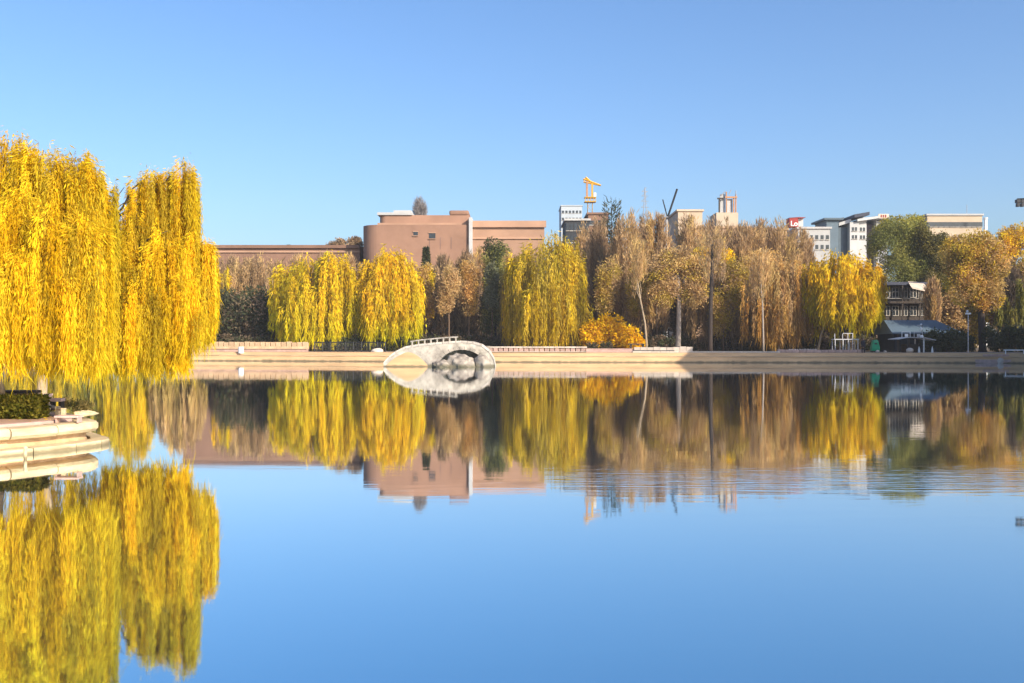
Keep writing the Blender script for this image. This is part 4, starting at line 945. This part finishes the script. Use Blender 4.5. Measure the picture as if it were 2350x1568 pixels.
# teahouse behind
def teahouse():
    d = 149.0; t = thing('teahouse', (PX(2080, d), d, GZ), 'two-storey dark wooden teahouse with white window frames behind the kiosk', 'building')
    x0, x1 = PX(2024, d), PX(2150, d); z1, z2 = PZ(738, d), PZ(655, d)
    MB().box(x0, x1, d + .6, d + 8, GZ - .05, z2).build('wall', 'dark_wood', t)
    MB().box(x0 - .5, x1 + .5, d - .9, d + 8.4, z2 + .003, z2 + .45).build('roof', 'roof_dark', t)
    MB().box(x0 - .3, x1 + .3, d - .9, d + .597, PZ(697, d), PZ(692, d)).build('balcony', 'dark_wood', t)
    win = MB().box(0, 1.05, 0, .08, 0, 1.5).mesh('window', 'window_glass')
    fr = MB()
    for q in (0, .49, .97): fr.box(q, q + .09, -.05, 0, 0, 1.5)
    fr.box(.09, .97, -.05, 0, 1.42, 1.5); fr.box(.09, .97, -.05, 0, 0, .09); fr.box(.09, .97, -.05, 0, .85, .92)
    frm = fr.mesh('frame', 'window_frame')
    for row, y in ((0, 683), (1, 725)):
        for i in range(6):
            o = link('window', win); o.parent = t; o.location = (x0 + .35 + i * 1.33 - t.location.x, d + .51 - t.location.y, PZ(y, d) - t.location.z)
            f = link('frame', frm); f.parent = o
    for i in range(4):
        x = x0 + .1 + i * (x1 - x0 - .4) / 3
        MB().box(x, x + .18, d - .8, d - .62, GZ - .05, z2).build('column', 'dark_wood', t)
    MB().bar((x0, d - .75, PZ(686, d)), (x1, d - .75, PZ(686, d)), .05).build('handrail', 'window_frame', t)
    d2 = 146.5; a = thing('awning', (PX(2115, d2), d2, PZ(665, d2)), 'pale pink slanted awning on the teahouse terrace', 'awning')
    MB().add([(PX(2092, d2), d2, PZ(660, d2)), (PX(2138, d2), d2, PZ(664, d2)), (PX(2128, d2), d2 + 2, PZ(646, d2)), (PX(2096, d2), d2 + 2, PZ(644, d2)), (PX(2092, d2), d2, PZ(662, d2)), (PX(2138, d2), d2, PZ(672, d2))], [(0, 1, 2, 3), (0, 4, 5, 1)]).build('cloth', 'white_stone', a)
    MB().bar((PX(2093, d2), d2, PZ(660, d2)), (PX(2093, d2), d2, PZ(692, d2)), .05).build('pole', 'dark_metal', a)
    MB().bar((PX(2136, d2), d2, PZ(664, d2)), (PX(2136, d2), d2, PZ(692, d2)), .05).build('pole', 'dark_metal', a)
teahouse()

# ------------------------------------------------------------------ buildings behind
def windows(t, me, fme, spots, rot=0):
    for (x, y, z) in spots:
        o = link('window', me); o.parent = t; o.location = Vector((x, y, z)) - t.location
        if fme: f = link('sill', fme); f.parent = o
def museum():
    d = 172.0; t = thing('salmon_building', (PX(955, d), d, GZ), 'large salmon-plastered building with rounded left corner and white pillar', 'building')
    x0, x1, x2 = PX(828, d), PX(1076, d), PX(1250, d)
    zt = PZ(516, d); r = 3.2
    def outline(xa, xb, ya, yb, r):
        pts = [(xa + r - r * math.cos(a), ya + r - r * math.sin(a)) for a in [i * math.pi / 20 for i in range(11)]]
        return pts + [(xb, ya), (xb, yb), (xa, yb)]
    MB().prism(outline(x0, x1, d, d + 22, r), GZ - .1, zt).build('main_block', 'salmon_plaster', t)
    xu = PX(868, d); zu = PZ(492, d)
    MB().prism(outline(xu, x1 - .02, d + 1.2, d + 20, 1.2), zt - .05, zu).build('upper_block', 'salmon_plaster', t)
    MB().box(xu - .25, x1 - .2, d + .85, d + 1.19, zt + .003, zt + .42).build('ledge', 'salmon_light', t)
    MB().box(xu - .3, PX(945, d), d + .9, d + 6, zu + .003, zu + .45).build('parapet', 'white_wall', t)
    MB().box(PX(900, d), PX(941, d), d + 2, d + 5, zu + .453, zu + .95).build('roof_box', 'white_wall', t)
    MB().box(PX(1030, d), x1 - .05, d + 1.0, d + 8, zu + .003, PZ(481, d)).build('roof_turret', 'salmon_plaster', t, bevel=.25)
    MB().box(x1 + .003, x1 + .60, d - .5, d + 21, GZ - .1, PZ(500, d)).build('pillar', 'white_wall', t, bevel=.05)
    zr = PZ(507, d)
    MB().box(x1 + .603, x2, d + 1.5, d + 20, GZ - .1, zr).build('right_block', 'salmon_light', t)
    MB().box(x1 + .603, x2 + .3, d + 1.0, d + 1.497, PZ(520, d), zr + .15).build('cornice', 'salmon_light', t)
    MB().box(x1 + .603, x2 + .1, d + 1.25, d + 1.497, PZ(547, d), PZ(543, d)).build('string_course', 'salmon_light', t)
    for x, y, w, h in ((954, 541, .75, .65), (992, 548, 1.1, .95)):
        c = P(x, y, d)
        o = MB().box(c.x - w / 2, c.x + w / 2, d - .06, d + .02, c.z, c.z + h).build('window', 'window_glass', t)
        MB().box(c.x - w / 2 - .1, c.x + w / 2 + .1, d - .22, d - .063, c.z - .12, c.z).build('sill', 'salmon_light', o)
        MB().box(c.x - w / 2 - .1, c.x + w / 2 + .1, d - .16, d - .063, c.z + h, c.z + h + .12).build('hood', 'salmon_light', o)
    for x in (985, 1010, 1035): MB().box(PX(x, d), PX(x, d) + .06, d - .03, d - .003, PZ(572, d), PZ(545, d)).build('downpipe', 'plum_wall', t)
museum()
bare('grey leafless treetop showing above the salmon building roof', 962, 196, (964, 452, 540, 20), [(.30, .27, .26), (.36, .33, .32)], 'bark_grey', .2, n=2200, bl=.7, bw=.03)

def long_hall():
    d = 178.0; t = thing('brick_hall', (PX(640, d), d, GZ), 'long low red-brown brick hall behind the left trees', 'building')
    x0, x1 = PX(420, d), PX(826, d); zt = PZ(570, d)
    MB().box(x0, x1, d, d + 16, GZ - .1, zt).build('wall', 'brick_wall', t)
    MB().box(x0 - .3, x1, d - .5, d + 16.4, zt + .003, PZ(563, d)).build('roof_edge', 'brick_wall', t)
    MB().box(x0 - .2, x1, d - .25, d - .003, PZ(580, d), PZ(576, d)).build('string_course', 'salmon_light', t)
    MB().box(PX(652, d), PX(660, d), d + 2, d + 3, PZ(563, d) + .003, PZ(559, d)).build('roof_vent', 'dark_metal', t)
    # rounded boulder-like crowns at the right end
long_hall()
bushy('grey-brown treetop between the brick hall and the salmon building', 806, 186, [(772, 566, 26, 18), (812, 562, 22, 18)], BRN + BRND, tr=.2, n=1800)
def block(name, label, x0, x1, yt, d, depth, m, win=None, roofm=None, cat='building', over=.3):
    t = thing(name, (PX((x0 + x1) / 2, d), d, GZ), label, cat)
    X0, X1, zt = PX(x0, d), PX(x1, d), PZ(yt, d)
    MB().box(X0, X1, d, d + depth, GZ - .1, zt - .4).build('wall', m, t)
    MB().box(X0 - over, X1 + over, d - over, d + depth + over, zt - .397, zt).build('roof_edge', roofm or m, t)
    if win:
        nx, rows, w, h, z_first, dz = win
        me = MB().box(0, w, -.05, .04, 0, h).mesh('window', 'window_glass'); fm = MB().box(-.1, w + .1, -.18, -.053, -.15, 0).mesh('sill', 'window_frame')
        st = (X1 - X0) / nx
        windows(t, me, fm, [(X0 + st * i + (st - w) / 2, d - .01, zt - z_first - r * dz) for i in range(nx) for r in range(rows)])
    return t
block('hazy_tower', 'far tower block with haze in its pale grey-blue colour, left of the yellow crane', 1288, 1336, 471, 420, 18, 'haze_wall', (6, 3, .9, 1.1, 3.4, 3.0), 'haze_wall')
block('dark_green_block', 'dark building front with white window frames below the yellow crane', 1298, 1352, 502, 200, 12, 'slate_dark', (6, 2, .5, 1.4, 2.4, 2.4), 'white_wall')
block('pink_block', 'small pinkish building below and right of the yellow crane', 1350, 1396, 488, 210, 12, 'brick_wall', (3, 2, 1.2, .9, 2.6, 2.6))
block('tan_block', 'broad tan building behind the bare brown trees', 1596, 1722, 520, 200, 16, 'tan_wall')
block('tan_roof_house', 'flat-topped sandy building just right of the slanted pole', 1556, 1612, 481, 215, 14, 'pale_tan')
block('tan_wing', 'lower orange-tan building left of the red roof sign', 1722.5, 1806, 524, 200, 16, 'tan_wall')
wb = block('white_block', 'white building with a grey roof band behind the yellow dome willow', 1832, 1905, 521, 205, 14, 'white_wall', (6, 2, .62, .9, 2.6, 2.0), 'grey_wall')
bt = block('blue_tower', 'dark slate-blue block with flat overhanging roof beside the white building', 1897, 1924, 501, 212, 8, 'slate_blue', None, 'slate_blue', over=.7)
def white_complex():
    d = 216.0; t = thing('white_complex', (PX(1975, d), d, GZ), 'white building cluster with dark tilted roofs behind the yellow dome willow', 'building')
    for x0, x1, yt, dd, dp, m in ((1924, 1946, 522, 0, 10, 'slate_blue'), (1945, 1966, 512, -1.5, 9, 'white_wall'), (1966, 1985, 505, -1, 10, 'white_wall'), (1985, 2008, 514, .8, 9, 'plum_wall'), (2008, 2034, 508, -.8, 9, 'white_wall')):
        MB().box(PX(x0, d) + .01, PX(x1, d) - .01, d + dd, d + dd + dp, GZ - .1, PZ(yt, d)).build('wall', m, t)
    def roof(xa, ya, xb, yb, y0, y1, m, th=.5):
        MB().xprism([(PX(xa, d), PZ(ya, d)), (PX(xb, d), PZ(yb, d)), (PX(xb, d), PZ(yb, d) + th), (PX(xa, d), PZ(ya, d) + th)], y0, y1).build('roof', m, t)
    roof(1922, 520, 1950, 511, d - 1, d + 9, 'white_wall', .7); roof(1952, 503, 1986, 497, d - 2.6, d + 8, 'roof_dark', .7); roof(1960, 511, 2010, 503.5, d - 2.2, d - 1.2, 'white_wall', .5)
    roof(1984, 510, 2012, 503, d - .4, d + 9, 'roof_dark', .5); roof(1928, 503.5, 1948, 500, d + 3, d + 8, 'slate_blue', .5); roof(2004, 507, 2038, 504, d - 1.4, d + 8, 'white_wall', .4)
    me = MB().box(0, .42, -.05, .05, 0, .8).mesh('window', 'window_glass'); fm = MB().box(-.08, .5, -.16, -.053, -.12, 0).mesh('sill', 'window_frame')
    windows(t, me, fm, [(PX(x, d), d + dy, PZ(y, d)) for x, dy in ((1950, -1.52), (1957, -1.52), (1970, -1.02), (1977, -1.02), (2012, -.82), (2020, -.82)) for y in (532, 550)])
    MB().box(PX(1988, d), PX(2006, d), d + 2, d + 4, PZ(503, d), PZ(496.5, d)).build('roof_plant', 'grey_wall', t)
    sg = thing('pink_sign', (PX(2021, d), d - 2, PZ(506, d)), 'pale pink roof board with red strokes on the white cluster', 'sign')
    MB().box(PX(2008, d), PX(2032, d), d - 2.1, d - 1.9, PZ(504, d), PZ(494, d)).build('board', 'white_stone', sg)
    for i in range(3): MB().box(PX(2013 + 5 * i, d), PX(2015.5 + 5 * i, d), d - 2.16, d - 2.103, PZ(502, d), PZ(496, d)).build('stroke', 'sign_red', sg)
    for x in (2012, 2028): MB().box(PX(x, d), PX(x, d) + .12, d - 2.05, d - 1.95, PZ(508.5, d), PZ(504, d) - .003).build('strut', 'dark_metal', sg)
white_complex()
def red_sign():
    d = 206.0; t = thing('red_roof_sign', (PX(1830, d), d, PZ(521, d)), 'dark red roof sign with pale letters and a thin pale wing board', 'sign')
    MB().box(PX(1812, d), PX(1832, d), d, d + 2.6, PZ(521, d), PZ(500, d)).build('box', 'sign_red', t)
    MB().xprism([(PX(1811, d), PZ(500, d) + .003), (PX(1833, d), PZ(498.5, d)), (PX(1850, d), PZ(499, d)), (PX(1842, d), PZ(501, d)), (PX(1832.2, d), PZ(501, d)), (PX(1832.2, d), PZ(500, d) + .003)], d - .1, d + 2.6).build('top_edge', 'sign_red', t)
    MB().box(PX(1833, d), PX(1846, d), d + .8, d + 1, PZ(519, d), PZ(501.5, d)).build('wing_board', 'white_wall', t)
    cu = bpy.data.curves.new('lettering', 'FONT'); cu.body = 'Lo'; cu.size = 1.45; cu.extrude = .03; cu.offset = .02; cu.materials.append(MATS['white_paint'])
    o = bpy.data.objects.new('lettering', cu); COL.objects.link(o)
    dg = bpy.context.evaluated_depsgraph_get(); me = bpy.data.meshes.new_from_object(o.evaluated_get(dg)); bpy.data.objects.remove(o)
    o = link('lettering', me); o.parent = t; o.rotation_euler = (R(90), 0, 0); o.location = (PX(1814, d) - t.location.x, -.05, PZ(518.5, d) - t.location.z)
red_sign()
block('sandy_long_block', 'long sandy flat-roofed building above the trees on the right', 2128, 2254, 491, 230, 16, 'pale_tan', (10, 1, 1.4, 1.1, 3.0, 3), 'white_wall')
t = thing('vent_pipe', (PX(2262, 225), 225, GZ), 'thin white flue pipe right of the sandy long building', 'pipe')
MB().tube([(PX(2262, 225), 225, GZ), (PX(2262, 225), 225, PZ(503, 225))], .35, 8).build('pipe', 'white_paint', t)
MB().tube([(PX(2262, 225), 225, PZ(503, 225)), (PX(2262, 225), 225, PZ(500, 225))], .5, 8).build('cap', 'white_paint', t)
t = thing('radio_mast', (PX(2219, 235), 235, GZ), 'hair-thin lattice mast above the yellow-green treetops', 'mast')
MB().bar((PX(2219, 235), 235, GZ), (PX(2219, 235), 235, PZ(470, 235)), .06).build('pole', 'grey_wall', t)

# crane, poles, rooftop frame
def crane():
    d = 300.0; t = thing('tower_crane', (PX(1354, d), d, GZ), 'yellow tower crane with short sloping jib above the trees', 'crane')
    X = lambda x: PX(x, d); Z = lambda y: PZ(y, d)
    mb = MB(); z0, z1 = GZ, Z(462)
    for sx in (-.7, .7):
        for sy in (-.7, .7): mb.bar((X(1354) + sx, d + sy, z0), (X(1354) + sx, d + sy, z1), .07)
    k = 26
    for i in range(k):
        za, zb = z0 + (z1 - z0) * i / k, z0 + (z1 - z0) * (i + 1) / k; s = 1 if i % 2 else -1
        mb.bar((X(1354) - .7 * s, d - .7, za), (X(1354) + .7 * s, d - .7, zb), .05); mb.bar((X(1354) - .7, d - .7 * s, za), (X(1354) - .7, d + .7 * s, zb), .05)
        mb.bar((X(1354) + .7, d - .7 * s, za), (X(1354) + .7, d + .7 * s, zb), .05)
    mb.build('mast', 'crane_yellow', t)
    mb = MB()
    for y in (454, 464):
        mb.box(X(1341), X(1367), d - 1.5, d + 1.5, Z(y) - .12, Z(y) + .12)
    for x in (1343, 1349, 1355, 1361, 1366): mb.box(X(x) - .1, X(x) + .1, d - 1.4, d - 1.2, Z(464) + .12, Z(454) - .12)
    mb.build('slewing_platform', 'crane_yellow', t)
    MB().box(X(1345), X(1349), d - .5, d + .5, Z(453), Z(418)).build('counterweight', 'orange_steel', t)
    MB().box(X(1357), X(1361), d - .4, d + .4, Z(453), Z(420)).build('tower_head', 'crane_yellow', t)
    mb = MB()
    a, b = Vector((X(1339), d, Z(411))), Vector((X(1379), d, Z(426)))
    mb.bar(a, b, .28); mb.bar(a + Vector((0, 0, -.9)), b, .22); mb.bar(a + Vector((.6, 0, .5)), a.lerp(b, .4), .3)
    for i in range(7): mb.bar(a.lerp(b, i / 7), (a + Vector((0, 0, -.9))).lerp(b, (i + .5) / 7), .12)
    mb.build('jib', 'crane_yellow', t)
    MB().box(X(1362), X(1368), d - .6, d + .6, Z(452), Z(443)).build('cab', 'white_paint', t)
crane()
def poles():
    d = 280.0
    t = thing('luffing_boom', (PX(1532, d), d, PZ(486, d)), 'dark slanted crane boom above the brown poplars', 'crane')
    MB().bar(P(1532, 500, d), P(1554, 434, d), .28).build('boom', 'dark_metal', t)
    MB().bar(P(1532, 500, d), P(1521, 458, d), .16).build('back_stay', 'dark_metal', t); MB().bar(P(1521, 458, d), P(1528, 482, d), .12).build('strut', 'dark_metal', t)
    MB().box(PX(1528, d), PX(1536, d), d - 1, d + 1, GZ, PZ(498, d)).build('mast', 'grey_wall', t)
    d = 330.0
    t = thing('lattice_pylon', (PX(1480, d), d, GZ), 'thin lattice pylon above the brown poplars', 'pylon'); mb = MB()
    top = P(1480, 430, d)
    for sx in (-3, 3): mb.bar((PX(1480, d) + sx, d, GZ), top, .10)
    for y in (440, 450, 462, 476): 
        w = 3 * (top.z - PZ(y, d)) / (top.z - GZ) + .9; z = PZ(y, d); mb.bar((top.x - w, d, z), (top.x + w, d, z), .08); mb.bar((top.x - w, d, z), (top.x + w * .6, d, z + 1.4), .06)
    mb.build('lattice', 'grey_wall', t)
    d = 255.0
    t = thing('rooftop_frame', (PX(1668, d), d, GZ), 'unfinished rooftop frame of orange steel and white panels', 'building')
    X = lambda x: PX(x, d); Z = lambda y: PZ(y, d)
    MB().box(X(1644), X(1694), d, d + 8, GZ, Z(488)).build('core', 'pale_tan', t)
    for x, yt, m in ((1650, 455, 'dark_wood'), (1666, 440, 'orange_steel'), (1683, 452, 'orange_steel'), (1688, 446, 'orange_steel')):
        MB().box(X(x), X(x + 2.5), d + .1, d + .6, Z(488) + .003, Z(yt)).build('post', m, t)
    MB().box(X(1646), X(1662), d - .1, d + .09, Z(457.5), Z(454)).build('beam', 'dark_wood', t)
    MB().box(X(1664), X(1692), d - .1, d + .09, Z(455), Z(451)).build('beam', 'orange_steel', t)
    MB().box(X(1654), X(1665), d + .7, d + 1, Z(487), Z(445)).build('panel', 'white_wall', t); MB().box(X(1670), X(1682), d + .7, d + 1, Z(487), Z(456)).build('panel', 'white_wall', t)
    for xa, ya, xb, yb in ((1652, 452, 1664, 440), (1673, 446, 1678, 436), (1688, 452, 1689, 438)): MB().bar(P(xa, ya, d), P(xb, yb, d), .10).build('rod', 'grey_wall', t)
poles()

# floodlight at the right edge, its mast just outside the view
d = 117.0
t = thing('floodlight_mast', (PX(2392, d), d, GZ), 'pair of black floodlights reaching in from the right edge', 'lamp')
MB().tube([(PX(2392, d), d, GZ - .05), (PX(2392, d), d, 12), (PX(2392, d), d, PZ(452, d))], [.22, .17, .12], 8).build('pole', 'dark_metal', t)
MB().bar((PX(2334, d), d, PZ(457, d)), (PX(2392, d), d, PZ(455, d)), .08).build('arm', 'dark_metal', t)
for x in (2331, 2341):
    o = MB().box(PX(x, d), PX(x + 8, d), d - .35, d + .2, PZ(466, d), PZ(458.5, d)).build('floodlight', 'dark_metal', t)
    MB().box(PX(x + 1.2, d), PX(x + 6.8, d), d - .3, d + .15, PZ(475, d), PZ(467, d)).build('visor', 'dark_metal', o)

# unseen block added outside the view to shade the right end of the bank
def shade_caster():
    t = thing('shade_block', (72, 92, GZ), 'unseen tall grey block added past the right edge to shade the bank', 'building')
    MB().box(50.5, 90, 82.5, 91.5, GZ - .1, 22).build('wall', 'grey_wall', t)
    MB().box(66, 94, 91.503, 106, GZ - .1, 21).build('rear_wing', 'grey_wall', t)
    MB().box(50.1, 90.4, 82.1, 91.5, 22.003, 22.5).build('roof_edge', 'white_wall', t)
    me = MB().box(0, 1.4, -.05, .04, 0, 1.6).mesh('window', 'window_glass'); fm = MB().box(-.1, 1.5, -.16, -.053, -.14, 0).mesh('sill', 'window_frame')
    windows(t, me, fm, [(52 + i * 3.6, 82.49, 2.6 + r * 3.0) for i in range(10) for r in range(6)])
shade_caster()

# thin autumn haze over the whole place
def haze():
    m = bpy.data.materials.new('haze'); m.use_nodes = True; nt = m.node_tree; nt.nodes.clear()
    o = nt.nodes.new('ShaderNodeOutputMaterial'); v = nt.nodes.new('ShaderNodeVolumePrincipled')
    v.inputs['Color'].default_value = (.93, .95, 1.0, 1); v.inputs['Density'].default_value = 0.00022; v.inputs['Anisotropy'].default_value = .0
    nt.links.new(v.outputs[0], o.inputs['Volume']); MATS['haze'] = m
    h = MB().box(-520, 520, -70, 470, -1.8, 68).build('haze', 'haze'); h['kind'] = 'stuff'
haze()
